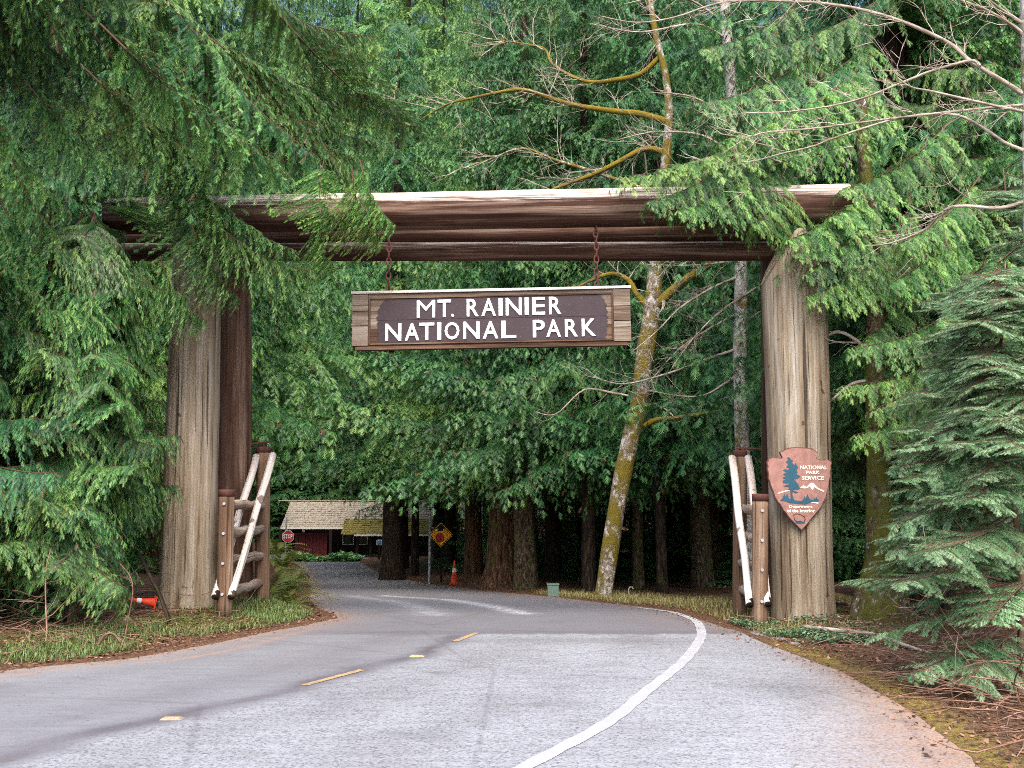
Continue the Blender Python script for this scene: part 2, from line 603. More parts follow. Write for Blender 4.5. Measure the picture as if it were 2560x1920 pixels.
def road_mat():
    t = NT("asphalt", .8, .3)
    co = t.n("ShaderNodeTexCoord").outputs["Object"]
    tone = t.attr("tone").outputs["Fac"]
    chip = t.attr("chip").outputs["Fac"]
    base = t.ramp(tone, [(0.0, lin(64, 60, 62)), (.35, lin(100, 97, 102)), (.7, lin(122, 122, 125)), (1.0, lin(140, 141, 145))])
    big = t.noise(t.mapped(co, (.6, .35, 1)), 1.4, 6, .6)
    base = t.mix(t.ramp(big, [(.3, BW(.35)), (.6, BW(0))]), base, lin(98, 92, 92))
    st = t.noise(t.mapped(co, (.5, 2.4, 1)), 3.0, 6, .7)
    base = t.mix(t.ramp(st, [(.36, BW(.3)), (.55, BW(0))]), base, lin(86, 82, 82))
    vor = t.n("ShaderNodeTexVoronoi")
    vor.inputs["Scale"].default_value = 62
    t.l(co, vor.inputs["Vector"])
    bw = t.n("ShaderNodeSeparateColor"); t.l(vor.outputs["Color"], bw.inputs[0])
    grain = t.ramp(bw.outputs[0], [(.0, BW(.42)), (.3, BW(.9)), (1.0, BW(1.25))])
    fine = t.ramp(t.noise(co, 130, 3, .8), [(.3, BW(.7)), (.7, BW(1.15))])
    g2 = t.mix(chip, fine, grain)
    base = t.mix(.9, base, g2, 'MULTIPLY')
    dirt = t.attr("dirt").outputs["Fac"]
    dz = t.noise(co, 6, 6, .7)
    df = t.math('MULTIPLY', dirt, t.ramp(dz, [(.25, BW(.35)), (.6, BW(1))]), True)
    base = t.mix(df, base, t.ramp(t.noise(co, 48, 4, .7), [(.3, lin(96, 70, 52)), (.7, lin(176, 140, 112))]))
    old = t.attr("old").outputs["Fac"]
    of = t.math('MULTIPLY', old, t.ramp(t.noise(t.mapped(co, (1, 3, 1)), 7, 5, .8), [(.42, BW(0)), (.6, BW(.8))]), True)
    base = t.mix(of, base, lin(196, 196, 200))
    ck = t.n("ShaderNodeTexVoronoi", feature='DISTANCE_TO_EDGE')
    ck.inputs["Scale"].default_value = .3
    t.l(t.mix(.06, co, t.n("ShaderNodeTexNoise").outputs["Color"]), ck.inputs["Vector"])
    cm = t.ramp(ck.outputs["Distance"], [(.002, BW(.22)), (.007, BW(0))])
    base = t.mix(cm, base, lin(58, 54, 54))
    sp = t.n("ShaderNodeTexVoronoi"); sp.inputs["Scale"].default_value = 7
    t.l(t.mapped(co, (1, 1.6, 1)), sp.inputs["Vector"])
    spc = t.n("ShaderNodeSeparateColor"); t.l(sp.outputs["Color"], spc.inputs[0])
    sf = t.math('MULTIPLY', t.ramp(sp.outputs["Distance"], [(.10, BW(1)), (.16, BW(0))]), t.ramp(spc.outputs[1], [(.72, BW(0)), (.78, BW(.75))]))
    base = t.mix(sf, base, lin(88, 66, 50))
    oil = t.noise(co, .9, 3, .5)
    base = t.mix(t.ramp(oil, [(.60, BW(0)), (.72, BW(.35))]), base, lin(80, 77, 78))
    t.color(base)
    t.bump(bw.outputs[0], .3, .008)
    return t.m


def build_road():
    ys = np.concatenate([np.arange(-14, 4, .8), np.arange(4, 20, .07), np.arange(20, 36, .16), np.arange(36, 89, .6)])
    nx = 150
    u = np.linspace(0, 1, nx)
    l, r = road_l(ys) - .35, road_r(ys) + .35
    X = l[:, None] + (r - l)[:, None] * u[None]
    Y = np.repeat(ys[:, None], nx, 1)
    cx = np.interp(Y, CY, CXX)
    wy = np.array([p.y for p in _W]); wx = np.array([p.x for p in _W]); k = np.argsort(wy)
    wl = np.interp(Y, wy[k], wx[k])
    lane = X - cx
    wb = .12 * np.sin(Y * 2.1 + X) + .08 * np.sin(Y * 5.3)
    right_lane = sm(.05, .35, lane + wb * .4)
    far = sm(13.48, 13.62, Y + .03 * np.sin(X * 5) - .02 * X + .05 * np.sin(X * 13.1) * np.sin(X * 2.3) + .025 * np.sin(X * 31))
    tone = .62 + .25 * right_lane + .05 * np.sin(X * .9) - .10 * np.exp(-((lane - .85) / .3) ** 2) - .10 * np.exp(-((lane - 2.35) / .3) ** 2) - .10 * np.exp(-((lane + .95) / .3) ** 2) - .08 * np.exp(-((lane + 2.4) / .3) ** 2)
    tar = np.exp(-((lane + .05 + wb * .4 + .04 * np.sin(Y * 17) * np.sin(X * 23)) / (.16 + .05 * np.sin(Y * 1.9))) ** 2) * sm(4, 6, Y)
    tone = tone - (.38 + .08 * np.sin(Y * 3.3) + .05 * np.sin(X * 9.7 + Y * 4)) * tar * sm(15, 13, Y)
    patch = np.exp(-(((X - 2.55) / .45) ** 2 + ((Y - 9.4) / .7) ** 2)) * .35 + np.exp(-(((X - .9) / 1.6) ** 2 + ((Y - 12.9) / .32) ** 2)) * .28
    tone = tone - patch
    tone = tone * (1 - far) + far * (.42 + .14 * sm(-1.5, -4, X - 0 * Y) * sm(26, 18, Y) - .12 * np.exp(-((Y - 13.8) / .25) ** 2)
                                    + .2 * sm(36, 46, Y))
    chip = (right_lane * .75 + .25) * (1 - far) + .1 * far
    dl, dr = X - road_l(Y), road_r(Y) - X
    dirt = .9 * np.exp(-(np.maximum(dr - .06, 0) / (.3 + .45 * sm(10, 6.5, Y))) ** 1.6) * sm(13.5, 9.5, Y) + .5 * np.exp(-(np.maximum(dr, 0) / .35)) * sm(12, 15, Y)
    dirt = dirt + .9 * np.exp(-(np.maximum(dl, 0) / .28)) + .55 * np.exp(-((dl - .62 - .1 * np.sin(Y * 1.7)) / .07) ** 2) * sm(15, 13, Y)
    dirt = np.clip(dirt, 0, 1)
    # ghost of an old white line curving round in the far patch
    P = [ground_hit(*p) for p in [(960, 1490), (1130, 1500), (1250, 1520), (1310, 1535)]]
    py = np.array([p.y for p in P]); pxx = np.array([p.x for p in P]); kk = np.argsort(py)
    ox = np.interp(Y, py[kk], pxx[kk])
    old = np.exp(-((X - ox) / .22) ** 2) * sm(py.min() - .2, py.min() + .2, Y) * sm(py.max() + 1.5, py.max() - .5, Y)
    P2 = [ground_hit(*p) for p in [(880, 1490), (1000, 1505), (1090, 1540)]]
    py = np.array([p.y for p in P2]); pxx = np.array([p.x for p in P2]); kk = np.argsort(py)
    ox = np.interp(Y, py[kk], pxx[kk])
    old = old + .5 * np.exp(-((X - ox) / .3) ** 2) * sm(py.min() - .2, py.min() + .2, Y) * sm(py.max() + 1.5, py.max() - .5, Y)
    mat = road_mat()
    o, _, _ = grid_mesh("road", X, Y, lambda x, y: road_z(y) + .004 * np.sin(x * 2 + y), mat,
                        {"tone": np.clip(tone, 0, 1), "chip": np.clip(chip, 0, 1), "dirt": dirt, "old": np.clip(old, 0, 1)})
    return tag(o, "grey asphalt road curving left through the log gateway", kind='structure')


road = build_road()


def paint_mat(name, c, wornc, thr):
    t = NT(name, .7, .3)
    co = t.n("ShaderNodeTexCoord").outputs["Object"]
    w = t.noise(co, 26, 6, .8)
    w2 = t.noise(co, 3.0, 5, .7)
    f = t.ramp(t.math('ADD', w, t.math('MULTIPLY', w2, .5)), [(thr, BW(0)), (thr + .14, BW(1))])
    t.color(t.mix(f, wornc, c))
    return t.m


def strip(name, pts, width, mat, lift=.005):
    """a painted ribbon on the road following points of the plan"""
    P = []
    for i in range(len(pts) - 1):
        for k in range(10):
            q = k / 10
            p0, p1, p2, p3 = pts[max(i - 1, 0)], pts[i], pts[i + 1], pts[min(i + 2, len(pts) - 1)]
            P.append(.5 * ((2 * p1) + (p2 - p0) * q + (2 * p0 - 5 * p1 + 4 * p2 - p3) * q * q + (3 * p1 - p0 - 3 * p2 + p3) * q ** 3))
    P.append(pts[-1])
    mb = MB()
    V, F = [], []
    for i, p in enumerate(P):
        t = (P[min(i + 1, len(P) - 1)] - P[max(i - 1, 0)]); t.z = 0; t.normalize()
        s = Vector((t.y, -t.x, 0))
        w = width * (.5 + .04 * math.sin(i * 1.7) + .03 * random.random())
        for q in (p - s * w, p + s * w):
            V.append((q.x, q.y, float(road_z(q.y)) + .004 * math.sin(q.x * 2 + q.y) + lift))
        if i:
            F.append((2 * i - 2, 2 * i - 1, 2 * i + 1, 2 * i))
    mb.add(V, F)
    o = mb.build(name, mat)
    return tag(o, kind='structure')


WHITE = paint_mat("worn_white_paint", lin(222, 220, 222), lin(148, 146, 149), .79)
YELLOW = paint_mat("worn_yellow_paint", lin(206, 150, 70), lin(130, 116, 100), .74)
tag(strip("edge_line", _W, .122, WHITE), "worn white edge line sweeping along the right side of the road")
for k, (a, b) in enumerate([((762, 1713), (905, 1677)), ((1137, 1604), (1192, 1583))]):
    pa, pb = ground_hit(*a), ground_hit(*b)
    tag(strip("centre_dash", [pa, pa.lerp(pb, .5), pb], .08, YELLOW), ["long faded yellow centre dash nearer the camera", "short faded yellow centre dash by the dark patch of asphalt"][k])


# raised yellow road markers
def marker(px, py, label):
    p = ground_hit(px, py)
    mb = MB()
    z = float(road_z(p.y)) + .002
    w, d, h = .085, .05, .016
    V = []
    for (sx, sy) in ((-1, -1), (1, -1), (1, 1), (-1, 1)):
        V.append((p.x + sx * w, p.y + sy * d, z))
    for (sx, sy) in ((-1, -1), (1, -1), (1, 1), (-1, 1)):
        V.append((p.x + sx * w * .7, p.y + sy * d * .4, z + h))
    mb.add(V, [(0, 1, 5, 4), (1, 2, 6, 5), (2, 3, 7, 6), (3, 0, 4, 7), (4, 5, 6, 7)])
    o = mb.build("road_marker", YELLOW)
    tag(o, label, "road marker", "yellow markers along the centre of the road")


marker(430, 1799, "low yellow road marker on the dark tar band nearest the camera")
marker(1042, 1642, "low yellow road marker between the two faded centre dashes")


# ------------------------------------------------------------------ foliage library
def leaf_template(m, w=.17, side_len=.55, ang=40):
    """triangles of one flat spray, (T,3,2): along, across; unit length"""
    T = [((0, -w * .4), (0, w * .4), (1, 0))]
    for j in range(m):
        a = .04 + .8 * j / max(1, m)
        for s in (1, -1):
            l = side_len * (1 - .62 * a)
            aa = a + (.05 if s > 0 else 0)
            ca, sa = math.cos(math.radians(ang)), math.sin(math.radians(ang))
            T.append(((aa, 0), (aa + w * .75, 0), (aa + l * ca, s * l * sa)))
    return np.array(T)


def nrm(a):
    return a / np.maximum(np.linalg.norm(a, axis=-1, keepdims=True), 1e-9)


def make_bough(rng, L=3.0, sec_step=.13, ter_step=.07, ter_len=.17, sec_max=.95, droop=.28, sec_droop=.55, m=4, w=.17,
               twigs=True, flatness=.3, sec_ang=55, bare=.12, curl=.9, fall=.35, dead=.035):
    tmpl = leaf_template(m, w)
    O, D, S, LN, TN = [], [], [], [], []
    tv, tf = [], []

    def tube3(P, r0, r1):
        b = sum(len(x) for x in tv)
        n = len(P)
        a = np.array([0, 2.1, 4.2])
        R = np.linspace(r0, r1, n)[:, None]
        ring = np.stack([np.zeros(3), np.cos(a), np.sin(a)], -1)
        tv.append((P[:, None, :] + R[:, :, None] * ring[None]).reshape(-1, 3))
        for i in range(n - 1):
            for k in range(3):
                p, q = b + i * 3 + k, b + i * 3 + (k + 1) % 3
                tf.append((p, q, q + 3)); tf.append((p, q + 3, p + 3))

    u = np.linspace(0, 1, 9)
    wy = rng.normal(0, .05) * L
    ax = lambda q: np.stack([q * L, wy * np.sin(q * 3), -droop * L * (1.5 * q - curl * q * q)], -1)
    if twigs:
        tube3(ax(u), .018 * L / 3 + .004, .004)
    s = bare * L
    side = 1
    while s < L:
        q = s / L
        A = ax(np.array([q]))[0]
        sl = (sec_max * (np.sin(min(1, (q + .12) * 1.3) * PI * .62 + .35)) * (1 - q) ** .55 + .14) * rng.uniform(.7, 1.2)
        ang = math.radians(rng.normal(sec_ang, 9))
        d0 = np.array([math.cos(ang), side * math.sin(ang), rng.normal(-.12, .14)])
        g = sec_droop / sl * rng.uniform(.6, 1.3)
        if twigs:
            t_ = np.linspace(0, sl, 4)[:, None]
            tube3(A + d0 * t_ + np.array([0, 0, -1]) * g * t_ ** 2, .006, .002)
        nt = max(2, int(sl / ter_step))
        t = np.linspace(.03, sl, nt)
        tone_s = rng.uniform(.0, .55)
        for sg in (1, -1):
            tt = t + rng.uniform(-.3, .3, nt) * ter_step
            P = A + d0 * tt[:, None] + np.array([0, 0, -1]) * (g * tt ** 2)[:, None]
            T = nrm(d0 + np.array([0, 0, -2.0]) * (g * tt)[:, None])
            up = nrm(np.array([0, 0, 1.0]) + rng.normal(0, flatness, (nt, 3)))
            sd = nrm(np.cross(T, up))
            a2 = np.radians(rng.normal(42, 8, nt))[:, None]
            dr = nrm(T * np.cos(a2) + sg * sd * np.sin(a2) + np.array([0, 0, -.18]))
            n2 = nrm(np.cross(T, sd))
            ss = nrm(np.cross(n2, dr))
            ln = ter_len * rng.uniform(.65, 1.15, nt) * (1 - .5 * tt / max(sl, .2)) + .04
            O.append(P); D.append(dr); S.append(ss); LN.append(ln); TN.append(np.clip(tone_s + rng.uniform(0, .25, nt), 0, 1))
        # end spray
        P = A + d0 * sl + np.array([0, 0, -1]) * g * sl ** 2
        T = nrm(d0 + np.array([0, 0, -2.0]) * g * sl)
        sd = nrm(np.cross(T, np.array([0, 0, 1.0])))
        O.append(P[None]); D.append(T[None]); S.append(sd[None]); LN.append(np.array([ter_len * 1.1])); TN.append(np.array([tone_s + .3]))
        side = -side
        s += sec_step * .5 * rng.uniform(.7, 1.3)
    O, D, S, LN, TN = (np.concatenate(x) for x in (O, D, S, LN, TN))
    a, b = tmpl[..., 0], tmpl[..., 1]
    V = O[:, None, None, :] + LN[:, None, None, None] * (a[None, ..., None] * D[:, None, None, :] + b[None, ..., None] * S[:, None, None, :])
    V[..., 2] -= (LN[:, None, None] * fall * (a ** 2 + .6 * np.abs(b))[None])
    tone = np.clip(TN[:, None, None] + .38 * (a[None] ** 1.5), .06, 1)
    tone[rng.random(len(TN)) < dead] = 0.0        # a few withered sprays
    T = tmpl.shape[0]
    V = V.reshape(-1, 3, 3); tone = np.clip(tone, 0, 1).reshape(-1, 3)
    ex = (np.concatenate(tv), np.array(tf)) if twigs else None
    return V, tone, ex


CEDAR = [make_bough(RNG, L=3.0, sec_step=.085, ter_step=.043, ter_len=.10, w=.14, sec_droop=.8) for _ in range(5)]
CEDAR_LONG = [make_bough(RNG, L=4.8, sec_step=.085, ter_step=.047, ter_len=.105, w=.14, sec_max=1.15, sec_droop=.95, droop=.26) for _ in range(5)]
CEDAR_MID = [make_bough(RNG, sec_step=.155, ter_step=.080, ter_len=.135, m=4, w=.14, sec_max=1.05, twigs=False, sec_droop=.8, dead=.012) for _ in range(5)]
HEM = [make_bough(RNG, L=2.0, sec_step=.09, ter_step=.038, ter_len=.078, sec_max=.72, droop=.10, sec_droop=.10, m=5, w=.10, flatness=.08, bare=.2, curl=.5, fall=.12)
       for _ in range(4)]
HEM_MID = [make_bough(RNG, L=3.0, sec_step=.17, ter_step=.09, ter_len=.16, sec_max=.9, droop=.2, sec_droop=.25, m=3, w=.18, twigs=False, flatness=.25) for _ in range(4)]


def bough_meshes(lib, name, mat):
    return [tri_mesh(name, V, t, [M[mat], M['twig']], extra=ex) for V, t, ex in lib]


_b3 = bough_meshes(CEDAR, "bough", 'cedar')
_b5 = bough_meshes(CEDAR_LONG, "bough", 'cedar')
# (short boughs, long boughs, leaf material): the material sits on the object, the meshes are shared
BM_CEDAR, BM_LIGHT, BM_DARK = (_b3, _b5, 'cedar'), (_b3, _b5, 'cedar_light'), (_b3, _b5, 'cedar_dark')
BM_HEM = (bough_meshes(HEM, "bough", 'hemlock'), None, 'hemlock')


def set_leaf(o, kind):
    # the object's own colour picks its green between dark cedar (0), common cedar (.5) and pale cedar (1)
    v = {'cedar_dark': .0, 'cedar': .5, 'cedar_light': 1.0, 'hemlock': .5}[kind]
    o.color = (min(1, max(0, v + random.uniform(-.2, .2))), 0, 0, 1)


def crown_mesh(rng, lib, mat, H=26, z0=2.4, Lmax=4.6, n=150, libL=3.0, pitch=(-18, 10)):
    VV, TT = [], []
    for i in range(n):
        q = i / n
        z = z0 + (H - z0) * q ** 1.15
        Lb = (Lmax * (1 - (z - z0) / (H - z0)) ** .75 + .6) * rng.uniform(.75, 1.15)
        az = i * 2.39996 + rng.normal(0, .25)
        pt = math.radians(rng.uniform(*pitch))
        V, t, _ = lib[rng.integers(len(lib))]
        sc = Lb / libL
        sx = sc
        sw = max(.75, min(1.25, sc))
        W = V * np.array([sx, sw, sw])
        cp, sp = math.cos(pt), math.sin(pt)
        W = W @ np.array([[cp, 0, -sp], [0, 1, 0], [sp, 0, cp]]).T if False else np.stack([W[..., 0] * cp - W[..., 2] * sp, W[..., 1], W[..., 0] * sp + W[..., 2] * cp], -1)
        ca, sa = math.cos(az), math.sin(az)
        W = np.stack([W[..., 0] * ca - W[..., 1] * sa, W[..., 0] * sa + W[..., 1] * ca, W[..., 2] + z], -1)
        VV.append(W); TT.append(np.clip(t + rng.uniform(-.12, .12), 0, 1))
    return tri_mesh("crown", np.concatenate(VV), np.concatenate(TT), [M[mat]])


CROWN = {
    'cedar': [crown_mesh(RNG, CEDAR_MID, 'cedar', z0=5.0, Lmax=4.6, n=150), crown_mesh(RNG, CEDAR_MID, 'cedar', z0=5.0, Lmax=5.2, n=140)],
    'fir': [crown_mesh(RNG, HEM_MID, 'cedar', z0=4.0, Lmax=4.2, n=170)],
}
LEAF_OF = {'cedar': 'cedar', 'light': 'cedar_light', 'dark': 'cedar_dark', 'fir': 'cedar_dark'}


def trunk_points(base, top, r0, r1, flare=1.5, n=16, wobble=.06):
    P, R = [], []
    for i in range(n):
        q = (i / (n - 1)) ** 1.6
        p = Vector(base).lerp(Vector(top), q)
        p.x += wobble * math.sin(q * 9 + base[0]) * min(1, q * 6)
        p.y += wobble * math.cos(q * 7 + base[1]) * min(1, q * 6)
        h = (p.z - base[2])
        R.append((r0 + (r1 - r0) * q) * (1 + (flare - 1) * math.exp(-max(h, 0) / (1.3 * r0 + .25))))
        P.append(p)
    return P, R


def tree_trunk(parent, base, top, r0, r1, mat, flare=1.5, sides=18, lobes=.05):
    b = Vector(base) - Vector((0, 0, .3))
    P, R = trunk_points(b, top, r0, r1, flare)
    mb = MB()
    mb.tube(P, R, sides, True, .05, lobes=lobes)
    return mb.build("trunk", mat, parent, True)


TRUNKS = {}


def mid_tree(name, label, px, Y, kind, r0=.35, s=1.0, group=None, X=None, cat="tree", barkm='cedar_bark', flare=1.6, wide=1.0, sink=0.0):
    x = (px - 1280) / FPX * Y if X is None else X
    z = gz(x, Y)
    e = empty(name, (x, Y, z), label, cat, group)
    key = (round(r0, 2), barkm, flare)
    if key not in TRUNKS:
        P, R = trunk_points(Vector((0, 0, -.4)), (0, 0, 26), r0, .05, flare)
        mb = MB(); mb.tube(P, R, 18, True, .05, lobes=.06)
        o = mb.build("trunk", M[barkm], None, True)
        TRUNKS[key] = o.data
        o.parent = e; o.location = (0, 0, 0)
    else:
        o = link("trunk", TRUNKS[key], e, (0, 0, 0))
    o.rotation_euler.z = random.random() * 6.28
    o.scale = (1, 1, s)
    c = link("crown", random.choice(CROWN['fir' if kind == 'fir' else 'cedar']), e, (0, 0, 0))
    set_leaf(c, LEAF_OF[kind])
    c.rotation_euler.z = random.random() * 6.28
    c.scale = (s * wide * random.uniform(.9, 1.1),) * 2 + (s,)
    c.location.z = -sink
    return e


def add_bough(parent, lib, loc, az, pitch, length, roll=0.0):
    short, long_, mat = lib
    if long_ is not None and length > 3.4:
        me, L = random.choice(long_), 4.8
    else:
        me, L = random.choice(short), 3.0 if mat != 'hemlock' else 2.0
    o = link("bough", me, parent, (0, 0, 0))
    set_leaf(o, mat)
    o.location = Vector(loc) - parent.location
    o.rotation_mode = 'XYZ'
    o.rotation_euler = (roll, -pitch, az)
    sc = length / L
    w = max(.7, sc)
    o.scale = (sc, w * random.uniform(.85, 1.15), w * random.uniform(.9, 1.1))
    return o


def bough_between(parent, lib, p, q, roll=0.0):
    """a bough that starts at p and whose tip lies near q"""
    p, q = Vector(p), Vector(q)
    d = q - p
    az = math.atan2(d.y, d.x)
    pitch = math.atan2(d.z, math.hypot(d.x, d.y)) + .16     # the library bough already drops a sixth of its length
    return add_bough(parent, lib, p, az, pitch, d.length, roll)


def near_conifer(name, label, base, H, r0, barkm, lib, n, z0, Lf, az0=None, azw=PI, pitch=(-.35, .05), libL=3.0, cat="tree", zmax=None, lean=(0, 0), flare=1.5):
    b = Vector((base[0], base[1], gz(*base)))
    e = empty(name, b, label, cat)
    top = b + Vector((lean[0], lean[1], H))
    tree_trunk(e, b, top, r0, .04 if r0 > .2 else .007, M[barkm], flare)
    if r0 < .2:                       # the leader and its last short boughs
        for k in range(9):
            c = b.lerp(top, 1 - .035 * k)
            add_bough(e, lib, c, k * 2.4, .25 - .03 * k if k else 1.1, .3 + .05 * k)
    zmax = zmax or H
    for i in range(n):
        q = (i + random.random()) / n
        z = z0 + (zmax - z0) * q
        az = (az0 + random.uniform(-azw, azw)) if az0 is not None else random.uniform(0, 6.28)
        L = Lf(z) * random.uniform(.75, 1.15)
        c = b.lerp(top, z / H)
        add_bough(e, lib, c, az, random.uniform(*pitch), L, random.uniform(-.25, .25))
    return e


# ------------------------------------------------------------------ the log gateway
def plank_axis(p, q):
    return (Vector(q) - Vector(p)).normalized()


gate = empty("log_gateway", (0, 15.3, 0), "rustic log gateway of tall cedar pillars and stacked beam logs across the road", "gateway")


def pillar(px, y0, w0, px1, y1, w1, Y, ytop, mat, slant=None, label=None, lean_fix=True):
    """pillar seen at px/y0 (foot) and px1/y1, widths in pixels"""
    b, m_ = at(px, y0, Y), at(px1, y1, Y)
    top = at(px1, ytop, Y)
    d = (m_ - b) / (m_.z - b.z)
    P, R = [], []
    n = 44
    for i in range(n):
        z = b.z - .4 + (top.z - b.z + .4) * i / (n - 1)
        p = b + d * (z - b.z)
        q = (z - b.z) / (m_.z - b.z)
        r = (w0 + (w1 - w0) * q) / 2 * mpp(Y)
        r *= 1 + .10 * math.exp(-max(0, z - b.z) / .35)
        P.append(p); R.append(r)
    mb = MB()
    mb.tube(P, R, 56, True, .014, lobes=.022)
    if slant:
        # cut the top on the slant: left side lower, rising to a point
        xl, zl, xh, zh = slant
        for i, v in enumerate(mb.v):
            q = (v[0] - xl) / (xh - xl)
            lim = zl + (zh - zl) * max(0, min(1, q)) - max(0, q - 1.25) * .28
            if v[2] > lim:
                mb.v[i] = (v[0], v[1], lim)
    o = mb.build("pillar", mat, gate, True)
    if label: o["label"] = label
    return o


YL, YR = 15.55, 15.05
pillar(469, 1513, 134, 491, 720, 122, YL, 575, M['pillar'], label="broad grey front pillar on the left")
pillar(576, 1499, 106, 578, 720, 100, 17.1, 600, M['pillar_brown'], label="narrower red-brown pillar behind on the left")
a_, b_ = at(1904, 712, YR), at(1968, 592, YR)
pillar(2010, 1562, 142, 1985, 700, 162, YR, 545, M['pillar'], slant=(a_.x, a_.z, b_.x, b_.z), label="weathered pillar on the right with a split slanted top")
pillar(1956, 1530, 92, 1950, 700, 96, 16.7, 590, M['pillar_brown'], label="rear pillar on the right mostly hidden")


def beam(p0, p1, r0, r1, bleach_skylight):
    n = 40
    P = [p0.lerp(p1, i / (n - 1)) for i in range(n)]
    R = [r0 + (r1 - r0) * i / (n - 1) for i in range(n)]
    mb = MB()
    mb.tube(P, R, 44, True, .02, lobes=.018)
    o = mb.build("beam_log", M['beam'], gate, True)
    a = o.data.attributes.new("bleach_skylight", 'FLOAT', 'POINT')
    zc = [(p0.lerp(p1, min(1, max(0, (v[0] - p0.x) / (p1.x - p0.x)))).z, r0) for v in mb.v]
    a.data.foreach_set("value", [bleach_skylight * (.45 + .6 * ((v[2] - c[0]) / c[1] - .5)) for v, c in zip(mb.v, zc)])  # paler towards the top: bleached wood plus skylight put into the colour
    m2 = o.data.attributes.new("mossy", 'FLOAT', 'POINT')
    m2.data.foreach_set("value", [max(0.0, min(1.0, (-4.6 - v[0]) / .5)) * max(0.0, min(1.0, ((v[2] - c[0]) / c[1] - .55) / .3)) for v, c in zip(mb.v, zc)])
    return o


beam(at(275, 541, 15.65), at(2120, 510, 15.0), .29, .305, 1.25)["label"] = "thick top beam log with bleaching and painted skylight along its upper side"
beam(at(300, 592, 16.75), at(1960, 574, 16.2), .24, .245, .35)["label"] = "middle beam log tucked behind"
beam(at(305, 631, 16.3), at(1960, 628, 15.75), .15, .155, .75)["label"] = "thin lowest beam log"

# ------------------------------------------------------------------ hanging board
def chipped(name, c, under, thr=.36):
    t = NT(name, .7, .25)
    co = t.n("ShaderNodeTexCoord").outputs["Object"]
    z = t.noise(t.mapped(co, (14, 14, 40)), 1.6, 7, .75)
    k = t.mix(t.ramp(t.noise(co, 6, 5, .7), [(.35, BW(.35)), (.65, BW(0))]), c, tuple(v * .6 for v in c[:3]) + (1,))
    t.color(t.mix(t.ramp(z, [(thr, BW(1)), (thr + .05, BW(0))]), k, under))
    t.bump(z, .3, .004)
    return t.m


PAINT_W = chipped("cream_letter_paint", lin(232, 232, 236), lin(120, 104, 96), .37)
PAINT_D = chipped("dark_plum_paint", lin(54, 43, 47), lin(96, 76, 64), .35)
BOARD = wood("sign_board_wood", (lin(76, 62, 52), lin(124, 108, 94), lin(160, 150, 138)), crack=.5)
BOARD_D = wood("sign_board_wood_dark", (lin(50, 36, 28), lin(92, 68, 52), lin(136, 112, 90)), crack=.5)
CAP = wood("bleached_cap_wood", (lin(170, 156, 140), lin(208, 202, 196), lin(230, 228, 228)), crack=.2)

YS = 15.25
sc0, sc1 = at(880, 800, YS + .12), at(1577, 790, YS - .12)
S_W = (sc1 - sc0).length
S_C = (sc0 + sc1) / 2
sign = bpy.data.objects.new("hanging_sign", None)
COL.objects.link(sign)
sign.location = S_C
sd_ = (sc1 - sc0)
sign.rotation_euler = (0, -math.atan2(sd_.z, math.hypot(sd_.x, sd_.y)) - .006, math.atan2(sd_.y, sd_.x))
tag(sign, "wooden board hung by chains lettered in white on dark plum paint", "sign")
UN = S_W / 1929.0                 # metres per unit of the close-up used for measuring


def on_sign(name, mb, mat):
    o = mb.build(name, mat)
    o.parent = sign
    o.location = (0, 0, 0)
    return o


S_H = .83
zt = S_H / 2
# backing planks (three, with seams), end blocks, routed inner frame
ph = S_H / 3
for i in range(3):
    mb = MB()
    mb.box((0, .04 + .004 * i, -zt + ph * (i + .5)), (S_W - .01 * i, .09, ph - .006), axis=0)
    on_sign("plank", mb, BOARD if i else BOARD_D)
mb = MB(); mb.box((0, .03, zt + .022), (S_W + .02, .15, .036), axis=0); on_sign("cap_board", mb, CAP)
mb = MB(); mb.box((.0, .015, -zt - .03), (S_W * .97, .12, .05), axis=0); on_sign("bottom_ledge", mb, BOARD_D)
for (x0, x1, m_) in ((112, 222, BOARD), (1920, 2034, BOARD)):
    for (z0, z1) in ((-zt + .01, -zt * .22), (-zt * .2, zt * .33), (zt * .35, zt - .01)):
        mb = MB()
        mb.box((((x0 + x1) / 2 - 1072) * UN, -.022, (z0 + z1) / 2), ((x1 - x0) * UN, .026, z1 - z0 - .004), axis=0)
        on_sign("end_block", mb, m_)
fx0, fx1 = (232 - 1072) * UN, (1912 - 1072) * UN
fz0, fz1 = -zt + .05, zt - .08
for (c, s, ax) in (((0, -.016, fz1 + .012), (fx1 - fx0, .03, .022), 0), ((0, -.016, fz0 - .012), (fx1 - fx0, .03, .022), 0),
                   ((fx0 - .0, -.016, (fz0 + fz1) / 2), (.024, .034, fz1 - fz0 + .04), 2), ((fx1 + .0, -.016, (fz0 + fz1) / 2), (.024, .034, fz1 - fz0 + .04), 2)):
    mb = MB(); mb.box(c, s, axis=ax); on_sign("frame_strip", mb, BOARD_D)


# dark painted field with ragged rounded ends, in two boards
def ragged(z0, z1, side):
    pts = []
    xl, xr = (285 - 1072) * UN, (1878 - 1072) * UN
    r = random.Random(3 + side)
    rows = 14
    L_, R_ = [], []
    zmid, hh = (fz0 + fz1) / 2, (fz1 - fz0) / 2
    for i in range(rows + 1):
        z = z0 + (z1 - z0) * i / rows
        q = max(0, (z - zmid) / hh)
        inset = .17 * (1 - math.sqrt(max(0, 1 - q ** 2.2))) + (.05 * max(0, -(z - zmid) / hh) ** 3)
        L_.append((xl + inset + r.uniform(-.018, .018), z))
        R_.append((xr - inset + r.uniform(-.018, .018), z))
    return L_[::-1] + R_ if False else list(reversed(L_)) + R_


